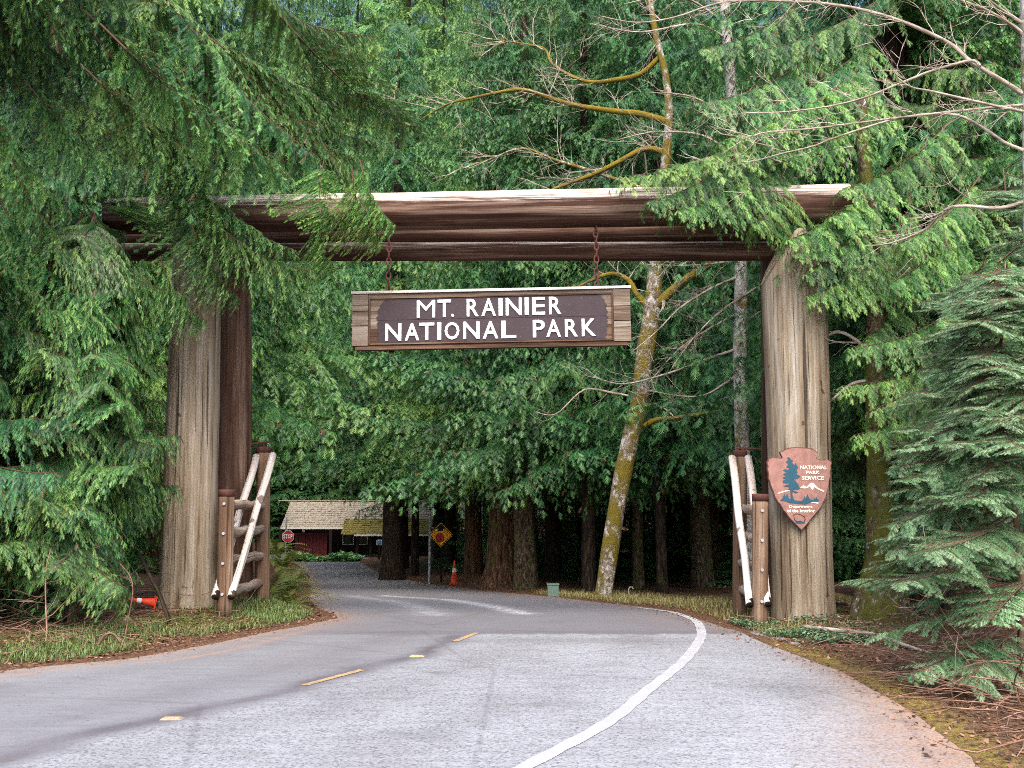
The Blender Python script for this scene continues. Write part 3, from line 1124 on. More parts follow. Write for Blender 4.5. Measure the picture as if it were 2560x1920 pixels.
zm = (-2) * UN
for k, (z0, z1) in enumerate(((fz0 + .005, zm - .003), (zm + .003, fz1 - .005))):
    mb = MB()
    mb.prism(ragged(z0, z1, k), .012, Matrix.Translation((0, -.012, 0)))
    on_sign("painted_board", mb, PAINT_D)


def glyph_mesh(ch, offset=.0, extrude=.02):
    cu = bpy.data.curves.new("glyph", 'FONT')
    cu.body = ch
    cu.size = 1.0
    cu.extrude = extrude
    cu.offset = offset
    cu.resolution_u = 3
    ob = bpy.data.objects.new("glyph", cu)
    COL.objects.link(ob)
    dg = bpy.context.evaluated_depsgraph_get()
    me = bpy.data.meshes.new_from_object(ob.evaluated_get(dg))
    bpy.data.objects.remove(ob)
    bpy.data.curves.remove(cu)
    return me


def fit_text(ch, x0, x1, z0, z1, depth, mat, parent, name="letter", offset=.0, y=0.0, loc=None):
    """text scaled into the box x0..x1, z0..z1 of the parent's local face (front is -y)"""
    me = glyph_mesh(ch, offset, .5)
    n = len(me.vertices)
    co = np.empty(n * 3, np.float32); me.vertices.foreach_get("co", co); co = co.reshape(-1, 3)
    lo, hi = co.min(0), co.max(0)
    out = np.empty_like(co)
    out[:, 0] = x0 + (co[:, 0] - lo[0]) / max(1e-6, hi[0] - lo[0]) * (x1 - x0)
    out[:, 2] = z0 + (co[:, 1] - lo[1]) / max(1e-6, hi[1] - lo[1]) * (z1 - z0)
    out[:, 1] = y - (co[:, 2] + .5) * depth
    me.vertices.foreach_set("co", out.ravel())
    me.materials.clear(); me.materials.append(mat)
    me.update()
    o = bpy.data.objects.new(name, me)
    COL.objects.link(o)
    o.parent = parent
    return o


def srow(chars, base0, base1, xs0, xs1, hgt):
    for ch, x0, x1 in chars:
        xm = (x0 + x1) / 2
        bz = base0 + (base1 - base0) * (xm - xs0) / (xs1 - xs0)
        # the close-up's rows rise to the right; the board itself is turned with them
        bz = bz + (xm - 1072) * .0125
        z0 = (700 - bz) * UN
        h = hgt * UN if ch != '.' else 20 * UN
        fit_text(ch, (x0 - 1072) * UN, (x1 - 1072) * UN, z0, z0 + h, .016, PAINT_W, sign, offset=.0 if ch in 'I.' else .0 if ch in 'M' else .012, y=-.0125)


srow([('M', 563, 690), ('T', 708, 800), ('.', 802, 822), ('R', 910, 992), ('A', 1012, 1112), ('I', 1131, 1157), ('N', 1180, 1290), ('I', 1311, 1337), ('E', 1362, 1450), ('R', 1478, 1562)],
     696, 678, 560, 1560, 122)
srow([('N', 343, 455), ('A', 480, 580), ('T', 580, 684), ('I', 705, 732), ('O', 757, 858), ('N', 885, 997), ('A', 1020, 1127), ('L', 1148, 1250), ('P', 1365, 1447), ('A', 1457, 1557), ('R', 1585, 1672), ('K', 1700, 1797)],
     858, 832, 340, 1795, 121)


# chains
def torus_mesh(R, r, stretch):
    mb = MB()
    pts = [Vector((R * math.cos(a), 0, R * stretch * math.sin(a))) for a in np.linspace(0, 2 * PI, 13)]
    mb.tube(pts, r, 6, False)
    o = mb.build("link", M['rust'])
    me = o.data
    bpy.data.objects.remove(o)
    return me


LINK = torus_mesh(.036, .013, 1.7)
for (xc, ztop_px, zb) in ((968, 590, 727), (1489, 565, 722)):
    ch = bpy.data.objects.new("chain", None)
    COL.objects.link(ch)
    ch.parent = sign
    mw = Matrix.Translation(sign.location) @ sign.rotation_euler.to_matrix().to_4x4()
    ptop = mw.inverted() @ at(xc, ztop_px, YS - .03)
    pbot = mw.inverted() @ at(xc + 4, zb, YS)
    ch.location = (ptop.x, .03, zt)
    n = max(4, int((ptop.z - zt) / .1))
    for i in range(n):
        lk = bpy.data.objects.new("link", LINK)
        COL.objects.link(lk)
        lk.parent = ch
        lk.location = (.004 * math.sin(i * 2.3), 0, .07 + (ptop.z - zt) * i / n)
        lk.rotation_euler.z = (i % 2) * PI / 2 + .3


# ------------------------------------------------------------------ swing gates of peeled logs
def swing_gate(label, near, far, rz, bA, bB, hinge):
    """near/far: (px, ytop, ybot, Y, width px)"""
    pn, pf = at(near[0][1], near[2], near[3]), at(far[0][1], far[2], far[3])
    e = empty("swing_gate", (pn.x, pn.y, min(pn.z, pf.z)), label, "gate", "white railed log swing gates folded open at the pillars")
    for (px, yt, yb, Y, w) in (near, far):
        b, t = at(px[1], yb, Y), at(px[0], yt, Y)
        r = w / 2 * mpp(Y)
        ax = (t - b).normalized()
        mb = MB()
        mb.tube([b - ax * .15 + (t - b + ax * .15) * (i / 10) for i in range(11)], r, 20, True, .02, lobes=.01)
        post = mb.build("post", M['post'], e, True)
        mb = MB()
        mb.tube([t - ax * .09, t - ax * .02, t + ax * .008, t + ax * .012], [r * 1.05, r * 1.05, r * 1.04, r * .9], 20)
        c = mb.build("iron_band", M['rust'], None, True); c.parent = post; c.location = (0, 0, 0)
        mb = MB()
        for k in range(4):
            z = rz[k]
            q = (z - b.z) / (t.z - b.z)
            p = b.lerp(t, q) if 0 < q < .97 else b.lerp(t, .9)
            mb.tube([p + Vector((0, -r * .98, 0)), p + Vector((0, -r - .025, 0))], .022, 8)
        bo = mb.build("bolts", M['steel'], None); bo.parent = post; bo.location = (0, 0, 0)
    nx = sum(near[0]) / 2
    fx = sum(far[0]) / 2
    for z in rz:
        a, b = at(nx, 1300, near[3]), at(fx, 1300, far[3])
        a.z = z + random.uniform(-.02, .02); b.z = z + random.uniform(-.02, .03)
        a = a.lerp(b, .01); d = b - a
        mb = MB()
        n = 14
        mb.tube([a + d * (i / (n - 1)) + Vector((0, 0, .012 * math.sin(i * 1.1 + z * 5))) for i in range(n)], [.074 + .008 * math.sin(i * 1.9 + z) for i in range(n)], 14, True, .07)
        mb.build("rail", M['rung'], e, True)
    for (p0, p1) in (bA, bB):
        a, b = at(*p0), at(*p1)
        mb = MB()
        n = 12
        d = (b - a)
        mb.tube([a + d * (i / (n - 1)) + Vector((.008 * math.sin(i), 0, .006 * math.cos(i * 1.7))) for i in range(n)], [.062 - .012 * i / n for i in range(n)], 14, True, .03, dome=.25)
        br = mb.build("brace", M['white_log'], e, True)
        mb = MB(); dn = d.normalized()
        mb.tube([b - dn * .09, b - dn * .04, b + dn * .015], [.053, .057, .05], 12, True, .05)
        be = mb.build("bark_end", M['dark_bark'], None, True); be.parent = br; be.location = (0, 0, 0)
    mb = MB()
    mb.tube([at(*hinge[0]), at(*hinge[1])], .018, 8)
    t = at(far[0][0], far[1], far[3])
    mb.tube([t, t + Vector((0, 0, .09))], .022, 8)
    mb.build("hinge_rod", M['rust'], e)
    return e


swing_gate("log swing gate with white braces folded open beside the grey left pillar", ((567, 561), 1226, 1515, 14.9, 38), ((659, 655), 1119, 1501, 17.2, 35), (1.72, 1.29, .86, .42),
           ((682, 1138, 17.1), (578, 1492, 14.75)), ((641, 1142, 17.1), (538, 1492, 14.75)), ((616, 1112, 17.15), (672, 1104, 17.2)))
swing_gate("log swing gate with white braces folded open beside the arrowhead plaque pillar", ((1901, 1899), 1237, 1545, 14.3, 39), ((1850, 1849), 1128, 1540, 16.5, 34), (1.62, 1.21, .80, .37),
           ((1830, 1145, 16.4), (1875, 1512, 14.15)), ((1870, 1145, 16.4), (1921, 1510, 14.15)), ((1840, 1121, 16.45), (1902, 1122, 16.45)))

# ------------------------------------------------------------------ arrowhead plaque
PLQ = flat("plaque_brown", lin(146, 106, 96), .6, .3, .14)
PLQ_E = flat("plaque_edge_brown", lin(96, 56, 48), .7, .3, .1)
TEAL = flat("plaque_teal", lin(34, 74, 92), .6, .3, .06)
PALE = flat("plaque_pale", lin(232, 226, 206), .6, .3, .05)
YP = YR - .5
pc = at(1880 + 832 / 6.914, 1100 + 840 / 6.914, YP)
plaque = empty("arrowhead_plaque", pc, "brown arrowhead shaped plaque with a teal tree fixed to the right pillar", "plaque")
PU = mpp(YP) / 6.914


def pq(pts):
    return [((x - 832) * PU, (840 - y) * PU) for x, y in pts]


def on_plaque(name, poly, depth, y, mat):
    mb = MB()
    mb.prism(pq(poly), depth, Matrix.Translation((0, y, 0)))
    return mb.build(name, mat, plaque, loc=(0, 0, 0))


OUT = [(268, 400), (300, 330), (365, 297), (430, 312), (520, 318), (540, 300), (512, 245), (500, 205), (560, 188), (610, 155), (700, 132), (790, 125), (880, 130), (1000, 142), (1080, 165), (1150, 207),
       (1165, 240), (1135, 288), (1128, 320), (1200, 347), (1290, 343), (1345, 347), (1390, 375), (1397, 410), (1376, 440), (1382, 480), (1362, 560), (1368, 620), (1338, 700), (1330, 780), (1296, 900), (1270, 990), (1215, 1090), (1190, 1150), (1130, 1222),
       (1030, 1330), (930, 1450), (830, 1557), (740, 1468), (620, 1340), (575, 1270), (530, 1220), (470, 1110), (440, 1080), (390, 1000), (362, 900), (350, 870), (322, 790), (310, 740), (285, 660), (290, 600), (272, 500), (282, 450)]
on_plaque("back_edge", OUT, .045, -.0, PLQ_E)
cxm, cym = 832, 780
on_plaque("panel", [(cxm + (x - cxm) * .972, cym + (y - cym) * .976) for x, y in OUT], .012, -.012, PLQ)
TREE = [(655, 300), (690, 345), (720, 365), (692, 385), (722, 412), (745, 440), (762, 400), (792, 450), (802, 482), (775, 520), (792, 560), (765, 590), (836, 630), (780, 665), (705, 688), (748, 702), (772, 740),
        (802, 772), (806, 802), (832, 838), (790, 852), (722, 850), (692, 870), (790, 900), (750, 915), (692, 890), (690, 950), (700, 1000), (720, 1034), (650, 1034), (662, 980), (657, 862), (620, 856), (652, 826), (612, 802), (545, 802), (600, 772), (652, 762), (652, 745),
        (590, 746), (530, 740), (548, 695), (600, 690), (540, 655), (592, 630), (545, 590), (600, 562), (545, 522), (580, 505), (638, 520), (648, 482), (600, 470), (640, 420), (600, 375), (640, 350), (622, 312)]
on_plaque("tree_emblem", TREE, .008, -.019, TEAL)
on_plaque("river_emblem", [(480, 1042), (520, 1000), (555, 930), (577, 985), (600, 920), (622, 990), (650, 1034), (720, 1034), (770, 1045), (850, 1050), (888, 1000), (900, 972), (917, 1010), (950, 930), (972, 1000), (992, 1022), (1050, 1032), (1060, 990), (1076, 1026), (1100, 985),
                           (1122, 1022), (1142, 1052), (1050, 1062), (980, 1082), (900, 1106), (800, 1100), (700, 1087), (620, 1077), (560, 1052)], .008, -.0185, TEAL)
on_plaque("mountain_emblem", [(830, 822), (890, 788), (940, 815), (1010, 742), (1062, 752), (1112, 810), (1172, 850), (1242, 880), (1232, 897), (1160, 866), (1100, 832), (1062, 802), (1045, 868), (1012, 832), (1000, 792), (950, 832), (890, 836)], .007, -.0175, PALE)
on_plaque("hill_emblem", [(440, 917), (550, 880), (640, 868), (640, 882), (560, 893), (450, 928)], .007, -.0175, PALE)
on_plaque("snow_emblem", [(990, 1075), (1060, 1068), (1145, 1082), (1120, 1096), (1040, 1084)], .007, -.0175, PALE)
mb = MB()
bis = pq([(705, 1330), (700, 1290), (730, 1273), (780, 1268), (830, 1290), (880, 1315), (897, 1360), (880, 1400), (860, 1412)])
mb.tube([Vector((x, -.015, z)) for x, z in bis], .0045, 6)
bis = pq([(705, 1330), (712, 1370), (740, 1395), (780, 1400), (800, 1385), (830, 1400), (860, 1412)])
mb.tube([Vector((x, -.015, z)) for x, z in bis], .0045, 6)
mb.build("bison_emblem", flat("bison_dark", lin(62, 42, 40), .7), plaque, loc=(0, 0, 0))
on_plaque("ground_emblem", [(720, 1405), (790, 1398), (870, 1405), (895, 1428), (800, 1440), (735, 1428)], .006, -.0165, TEAL)
for txt, x0, x1, y0, y1 in (("NATIONAL", 842, 1300, 510, 446), ("PARK", 940, 1172, 592, 536), ("SERVICE", 862, 1242, 690, 626), ("Department", 628, 1022, 1180, 1126), ("of the Interior", 588, 1064, 1246, 1192)):
    fit_text(txt, (x0 - 832) * PU, (x1 - 832) * PU, (840 - y0) * PU, (840 - y1) * PU, .007, PALE, plaque, "lettering", offset=.012, y=-.0125)

# ------------------------------------------------------------------ far cabin, signs and cones
SHINGLE = flat("cedar_shingles", lin(166, 154, 136), .9, .1, .16)
MOSSY = bark("mossy_shingles", (lin(110, 100, 56), lin(128, 116, 66), lin(140, 112, 84)), .4, lin(124, 122, 56), 1, 5)
DARKW = flat("dark_stained_wood", lin(44, 30, 26), .85, .15, .2)
MAROON = flat("maroon_boards", lin(84, 34, 36), .8, .15, .15)
FASCIA = flat("pale_fascia", lin(206, 200, 190), .6, .3, .05)
CY_ = 76.0
CBASE = -1.75
cabin = empty("cabin", (at(880, 1390, CY_).x, CY_, CBASE), "low brown cabin with a long shingle roof at the far end of the road", "building")


def roof_courses(name, x0, x1, ztop, zbot, ytop, ybot, n, mat, seedv):
    """stepped shingle courses, every shingle its own slab of the one mesh"""
    rs = random.Random(seedv)
    mb = MB()
    for i in range(n):
        q0, q1 = i / n, (i + 1) / n
        za, zb = ztop + (zbot - ztop) * q0, ztop + (zbot - ztop) * q1
        ya, yb = ytop + (ybot - ytop) * q0, ytop + (ybot - ytop) * q1
        x = x0 - rs.uniform(0, .2)
        while x < x1:
            w = rs.uniform(.16, .34)
            t = .05 + rs.uniform(-.012, .02)
            xa, xb = max(x, x0), min(x + w - .012, x1)
            if xb - xa > .03:
                dz = rs.uniform(-.03, .03)
                V = [(xa, ya, za), (xb, ya, za), (xb, yb, zb + dz), (xa, yb, zb + dz), (xa, yb, zb + t + dz), (xb, yb, zb + t + dz)]
                mb.add(V, [(0, 1, 5, 4), (3, 2, 1, 0), (4, 5, 2, 3), (0, 4, 3), (1, 2, 5)])
            x += w
    o = mb.build(name, mat, cabin)
    o["kind"] = "stuff"
    return o


A0, A1 = at(697, 1253, CY_ + 3.2), at(1088, 1256, CY_ + 3.2)
E0 = at(702, 1318, CY_)
xsplit = at(858, 1318, CY_).x
xR = at(1080, 1318, CY_).x
roof_courses("shingles", E0.x, xsplit, A0.z, E0.z, CY_ + 3.2, CY_, 12, SHINGLE, 1)
zmid = E0.z + (A0.z - E0.z) * .30
roof_courses("shingles", xsplit, xR, A0.z, zmid, CY_ + 3.2, CY_ + .96, 8, SHINGLE, 2)
P0 = at(860, 1336, CY_ - 1.0)
roof_courses("porch_shingles", xsplit, xR, zmid - .03, P0.z, CY_ + .96, CY_ - 1.0, 7, MOSSY, 3)
mb = MB()
V = [(E0.x, CY_ + 3.2, A0.z - .02), (xR, CY_ + 3.2, A0.z - .02), (xR, CY_ + 6.6, E0.z), (E0.x, CY_ + 6.6, E0.z),
     (E0.x, CY_ + 3.2, A0.z - .14), (xR, CY_ + 3.2, A0.z - .14), (xR, CY_ + 6.6, E0.z - .12), (E0.x, CY_ + 6.6, E0.z - .12)]
mb.add(V, [(0, 1, 2, 3), (4, 7, 6, 5), (0, 3, 7, 4), (1, 5, 6, 2), (0, 4, 5, 1), (3, 2, 6, 7)])
mb.build("roof_back", SHINGLE, cabin)
mb = MB(); mb.box(((E0.x + xsplit) / 2, CY_ - .04, E0.z - .06), (xsplit - E0.x, .06, .16)); mb.build("fascia", FASCIA, cabin)
mb = MB(); mb.box(((xsplit + xR) / 2 + .5, CY_ - 1.04, P0.z - .06), (xR - xsplit - 1.0, .06, .12)); mb.build("fascia", FASCIA, cabin)
mb = MB(); mb.box(((A0.x + xR) / 2, CY_ + 3.2, A0.z + .05), (xR - A0.x, .3, .07)); mb.build("ridge_cap", SHINGLE, cabin)
wz0, wz1 = CBASE - .2, E0.z - .16
mb = MB(); mb.box(((E0.x + xR) / 2 + .3, CY_ + 5.2, (wz0 + wz1) / 2), (xR - E0.x - .9, .2, wz1 - wz0)); mb.build("wall", DARKW, cabin)
for x_ in (E0.x + .45, xR - .35):
    mb = MB(); mb.box((x_, CY_ + 3.2, (wz0 + wz1) / 2), (.2, 3.8, wz1 - wz0)); mb.build("wall", DARKW, cabin)
mx0, mx1 = at(737, 1350, CY_ + 1).x, at(818, 1350, CY_ + 1).x
nb = 9
for i in range(nb):
    mb = MB()
    w = (mx1 - mx0) / nb
    mb.box((mx0 + w * (i + .5), CY_ + 1.0 + .015 * (i % 2), (wz0 + wz1) / 2 - .15), (w - .02, .05, wz1 - wz0 - .5), axis=2)
    mb.build("wall_board", MAROON, cabin)
mb = MB(); mb.box(((mx0 + mx1) / 2, CY_ + .95, wz1 - .35), (mx1 - mx0 + .2, .1, .12)); mb.build("door_rail", FASCIA if False else MAROON, cabin)
for px in (700, 826, 893, 926, 958, 1010):
    x_ = at(px, 1350, CY_ - .2).x
    mb = MB(); mb.box((x_, CY_ - .1, (wz0 + wz1) / 2), (.2, .2, wz1 - wz0), axis=2)
    mb.build("porch_post", DARKW, cabin)
for px in (870, 905, 975):
    x_ = at(px, 1350, CY_ + 5).x
    mb = MB(); mb.box((x_, CY_ + 5.08, CBASE + 1.2), (.9, .06, .9)); fr = mb.build("window", FASCIA, cabin)
    mb = MB(); mb.box((x_, CY_ + 5.04, CBASE + 1.2), (.76, .04, .76)); g_ = mb.build("pane", flat("dark_glass", lin(30, 36, 40), .1, .6), None); g_.parent = fr; g_.location = (0, 0, 0)


def polyring(n, r, rot=0.0):
    return [(r * math.cos(2 * PI * i / n + rot), r * math.sin(2 * PI * i / n + rot)) for i in range(n)]


RED = flat("sign_red", lin(176, 40, 44), .5, .4, .05)
YEL = flat("sign_yellow", lin(244, 172, 44), .5, .4, .05)
BLK = flat("sign_black", lin(24, 22, 24), .6, .3, .05)
WHT = flat("sign_white", lin(226, 226, 226), .5, .3, .04)
BLU = flat("sign_blue", lin(64, 120, 160), .5, .3, .04)
ORG = flat("cone_orange", lin(226, 72, 40), .5, .3, .08)


def signpost(name, label, cat, px, py, Y, post_h=None):
    c = at(px, py, Y)
    e = empty(name, (c.x, Y, gz(c.x, Y)), label, cat)
    return e, c


# stop sign
e, c = signpost("stop_sign", "red octagonal STOP sign in front of the far cabin", "sign", 720, 1341, 64)
mb = MB(); mb.box((c.x - .14, 64.06, (gz(c.x, 64) + c.z + 1.3) / 2 - .1), (.09, .05, c.z + 1.3 - gz(c.x, 64)), axis=2); mb.build("post", M['steel'], e)
for nm, r, y, m_ in (("rim", .40, 0, WHT), ("plate", .37, -.006, RED)):
    mb = MB(); mb.prism(polyring(8, r, PI / 8), .02 if nm == "rim" else .012, Matrix.Translation((c.x, 64 + y, c.z))); mb.build(nm, m_, e)
for i, ch in enumerate("STOP"):
    o = fit_text(ch, -.29 + .15 * i, -.29 + .15 * i + .125, -.14, .14, .01, WHT, e, "letter", .03)
    o.location = (0, -.007, c.z - e.location.z)

# stop ahead sign
e, c = signpost("stop_ahead_sign", "yellow diamond sign with black arrow and red octagon by the forest", "sign", 1102, 1337, 44)
gzz = gz(c.x, 44)
mb = MB(); mb.box((c.x + .03, 44.06, (gzz + c.z) / 2), (.09, .07, c.z - gzz + .4), axis=2); mb.build("post", DARKW, e)
h = 30.5 * mpp(44)
mb = MB(); mb.prism(polyring(4, h, PI / 2), .02, Matrix.Translation((c.x, 44, c.z))); mb.build("plate", YEL, e)
mb = MB()
o_, i_ = polyring(4, h * .93, PI / 2), polyring(4, h * .87, PI / 2)
for k in range(4):
    j = (k + 1) % 4
    mb.prism([o_[k], o_[j], i_[j], i_[k]], .005, Matrix.Translation((c.x, 43.994, c.z)))
mb.build("border", BLK, e)
u_ = mpp(44) / 3.687
pp = lambda L_: [((x - 1630) * u_, (580 - y) * u_) for x, y in L_]
mb = MB(); mb.prism(pp([(1628, 478), (1672, 524), (1650, 524), (1650, 545), (1604, 545), (1604, 524), (1584, 524)]), .006, Matrix.Translation((c.x, 43.993, c.z))); mb.build("arrow", BLK, e)
mb = MB(); mb.prism([(x + (1622 - 1630) * u_, y - 25 * u_) for x, y in polyring(8, 44 * u_, PI / 8)], .006, Matrix.Translation((c.x, 43.993, c.z))); mb.build("octagon", RED, e)

# thin white pole with a reflector beside it
b = at(1073, 1454, 43)
e = empty("marker_pole", (b.x, 43, gz(b.x, 43)), "thin pale grey pole standing left of the yellow diamond sign", "pole")
t = at(1073, 1275, 43)
mb = MB(); mb.tube([(b.x, 43, gz(b.x, 43) - .2), (b.x + .01, 43, t.z)], .055, 10); mb.build("pole", M['steel'], e)
mb = MB(); mb.tube([(b.x + .01, 43, t.z), (b.x + .01, 43, t.z + .05)], [.07, .06], 10); mb.build("cap", M['rust'], e)

# small blue notice
c = at(948, 1356, 70)
e = empty("notice_board", (c.x, 70, gz(c.x, 70)), "small pale blue notice on a post in front of the cabin porch", "sign")
mb = MB(); mb.box((c.x, 70.06, (gz(c.x, 70) + c.z) / 2), (.14, .1, c.z - gz(c.x, 70))); mb.build("post", DARKW, e)
mb = MB(); mb.box((c.x, 70, c.z), (.36, .04, .36)); mb.build("frame", WHT, e)
mb = MB(); mb.box((c.x, 69.975, c.z), (.28, .03, .28)); mb.build("panel", BLU, e)


def cone(label, pos, h, M3, group=None):
    e = empty("traffic_cone", pos, label, "traffic cone", group)
    prof = [(.19, .03), (.165, .06), (.10, .45), (.055, .82), (.035, .98), (.02, 1.0)]
    mb = MB(); mb.tube([M3 @ Vector((0, 0, z * h)) + Vector(pos) for r, z in prof], [r * h for r, z in prof], 20); mb.build("cone_body", ORG, e, True)
    mb = MB(); mb.tube([M3 @ Vector((0, 0, z * h)) + Vector(pos) for z in (.50, .66)], [.1 * h * 1.0, .083 * h], 20, False); mb.build("reflective_collar", WHT, e, True)
    mb = MB(); mb.box(Vector(pos) + M3 @ Vector((0, 0, .015 * h)), (.46 * h, .46 * h, .035 * h), M3.to_quaternion()); mb.build("base", ORG, e)


c = at(1136, 1437, 41)
cone("orange traffic cone with a white collar standing by the tree trunks", (c.x, 41, gz(c.x, 41)), 58 * mpp(41), Matrix.Identity(3))
c = at(388, 1492, 15.0)
cone("fallen orange traffic cone lying in the duff left of the grey pillar", (c.x, 15.0, gz(c.x, 15.0) + .10), .40, Matrix.Rotation(math.radians(-78), 3, 'Y') @ Matrix.Rotation(.5, 3, 'X'))

# green utility box
UBOX = flat("utility_green", lin(92, 114, 102), .6, .3, .08)
c = at(1383, 1482, 25)
z = gz(c.x, 25)
e = empty("utility_box", (c.x, 25, z), "pale green utility box at the edge of the road", "utility box")
mb = MB(); mb.box((c.x, 25.15, z + .13), (.27, .3, .28)); mb.build("body", UBOX, e)
mb = MB(); mb.box((c.x, 25.15, z + .285), (.3, .33, .03)); mb.build("lid", UBOX, e)
c = at(1577, 1487, 23.5)
z = gz(c.x, 23.5)
mb = MB(); mb.tube([(c.x - .05, 23.5, z - .1), (c.x - .05, 23.5, z + .16), (c.x - .02, 23.5, z + .2), (c.x + .04, 23.5, z + .2), (c.x + .06, 23.5, z + .16)], .014, 8)
tag(mb.build("bent_pipe", M['steel']), "small bent grey pipe sticking up right of the leaning mossy maple", "pipe")

# ------------------------------------------------------------------ trees: forest behind
FOREST = "cedars of the forest beyond the gateway"
# (px of the trunk, distance, kind, trunk radius, scale, bark, label)
for px, Y, kind, r0, s, bk, label in [
    (985, 47, 'dark', .46, 1.0, 'dark_bark', "thick dark trunk with dark crown left of the yellow diamond sign"),
    (1042, 50, 'dark', .2, .95, 'dark_bark', "slim dark tree just left of the thin grey pole"),
    (1186, 40, 'cedar', .36, .95, 'cedar_bark', "cedar with brown trunk just right of the traffic cone"),
    (1254, 33, 'cedar', .46, .95, 'cedar_bark', "big cedar with a flared brown base under the hanging sign"),
    (1313, 30, 'dark', .34, .9, 'fir_bark', "rough barked fir beside the big flared cedar"),
    (1468, 27.5, 'dark', .19, .85, 'dark_bark', "slender dark tree just left of the leaning mossy maple"),
    (1592, 30, 'dark', .16, .9, 'fir_bark', "thin grey trunk just right of the leaning mossy maple"),
    (1650, 26, 'dark', .14, .8, 'dark_bark', "thin mossy trunk between the maple and the right gate"),
    (1748, 30, 'cedar', .30, .95, 'fir_bark', "stout pale barked trunk left of the right swing gate"),
    (1782, 33, 'dark', .24, .95, 'fir_bark', "greyish trunk standing close behind the stout pale one"),
]:
    mid_tree("conifer_tree", label, px, Y, kind, r0, s, barkm=bk, flare=1.8 if r0 > .4 else 1.3, sink=-1.6 if px < 1100 else 0)

def place_label(what, px, Y, kind):
    tone = {'light': 'pale', 'cedar': 'green', 'dark': 'dark', 'fir': 'feathery'}[kind]
    for lim, w in ((0, 'at the very left edge'), (180, 'near the left edge'), (330, 'well left of the left pillars'), (450, 'just behind the left pillars'), (660, 'over the left swing gate'), (760, 'over the left end of the cabin roof'), (850, 'over the middle of the cabin roof'),
                   (960, 'over the cabin porch'), (1060, 'over the thin grey pole'), (1160, 'over the yellow diamond sign'), (1270, 'behind the hanging sign\'s left half'), (1360, 'behind the hanging sign\'s middle'), (1450, 'behind the hanging sign\'s right half'),
                   (1560, 'behind the hanging sign\'s right end'), (1680, 'behind the leaning maple'), (1800, 'between the maple and the right gate'), (1920, 'behind the right swing gate'), (2060, 'behind the right pillar'),
                   (2200, 'behind the mossy trunk'), (2360, 'behind the massive fir trunk'), (2500, 'behind the right hemlocks'), (9999, 'at the right edge')):
        if px <= lim:
            break
    row = 'front row' if Y < 45 else 'second row' if Y < 60 else 'third row' if Y < 82 else 'farthest row'
    return f"{tone} {what} {w}, {row}"


gl = "tall conifer standing in the dense forest wall beyond the gateway"
for px, Y, kind, r0, s in [(1380, 37, 'cedar', .3, 1.0), (1530, 40, 'light', .3, 1.05), (1690, 41, 'light', .35, 1.05), (1890, 38, 'cedar', .3, 1.0), (2080, 34, 'cedar', .35, 1.0),
                           (2330, 31, 'light', .35, 1.0), (2600, 27, 'cedar', .35, .95), (1130, 52, 'light', .3, 1.05), (1330, 54, 'light', .3, 1.1), (1480, 52, 'dark', .3, 1.1), (1640, 55, 'cedar', .3, 1.1),
                           (1800, 50, 'dark', .3, 1.1), (1960, 52, 'cedar', .3, 1.1), (2150, 48, 'dark', .3, 1.1), (2420, 44, 'cedar', .3, 1.1), (2700, 40, 'dark', .3, 1.1),
                           (1220, 66, 'dark', .3, 1.3), (1420, 68, 'cedar', .3, 1.3), (1580, 70, 'dark', .3, 1.35), (1740, 68, 'cedar', .3, 1.35), (1900, 70, 'dark', .3, 1.35), (2080, 66, 'cedar', .3, 1.3), (2300, 64, 'dark', .3, 1.3), (2560, 60, 'cedar', .3, 1.3),
                           (1010, 58, 'light', .35, 1.55), (1100, 60, 'cedar', .35, 1.55), (1120, 72, 'cedar', .35, 1.7), (930, 116, 'cedar', .4, 2.4), (1040, 112, 'light', .4, 2.3), (850, 118, 'cedar', .4, 2.4), (690, 110, 'dark', .4, 2.3), (600, 92, 'cedar', .4, 2.3), (690, 93, 'cedar', .4, 2.4), (640, 104, 'dark', .4, 2.8), (1180, 95, 'cedar', .4, 2.6), (1290, 96, 'dark', .4, 2.6), (1400, 95, 'cedar', .4, 2.6), (1500, 97, 'light', .4, 2.6), (1980, 88, 'cedar', .4, 2.3), (2120, 86, 'dark', .4, 2.3), (870, 92, 'cedar', .4, 2.3), (960, 93, 'light', .4, 2.3), (780, 93, 'cedar', .4, 2.3), (915, 104, 'cedar', .4, 2.7), (820, 105, 'light', .4, 2.7), (1000, 106, 'cedar', .4, 2.8), (1720, 90, 'cedar', .4, 2.1), (1850, 92, 'cedar', .4, 2.1), (1600, 90, 'cedar', .4, 2.1)]:
    mid_tree("conifer_tree", place_label('conifer', px, Y, kind), px, Y, kind, r0, s, FOREST, barkm='dark_bark', flare=1.3)
gl4 = "short dark conifer filling the shade between the trunks of the forest"
for px, Y in [(1180, 58), (1260, 50), (1330, 44), (1400, 50), (1450, 42), (1520, 46), (1600, 44), (1660, 38), (1720, 43), (1790, 40), (1860, 36), (1930, 40), (2010, 30), (2100, 36), (2200, 30), (2320, 34), (2440, 28), (2560, 32)]:
    mid_tree("young_conifer", place_label('short conifer', px, Y, 'dark'), px, Y, 'dark', .3, .34, "short conifers in the shade of the forest", barkm='dark_bark', flare=1.3, wide=1.5, sink=1.5)
gl2 = "tall dark fir rising behind the far cabin"
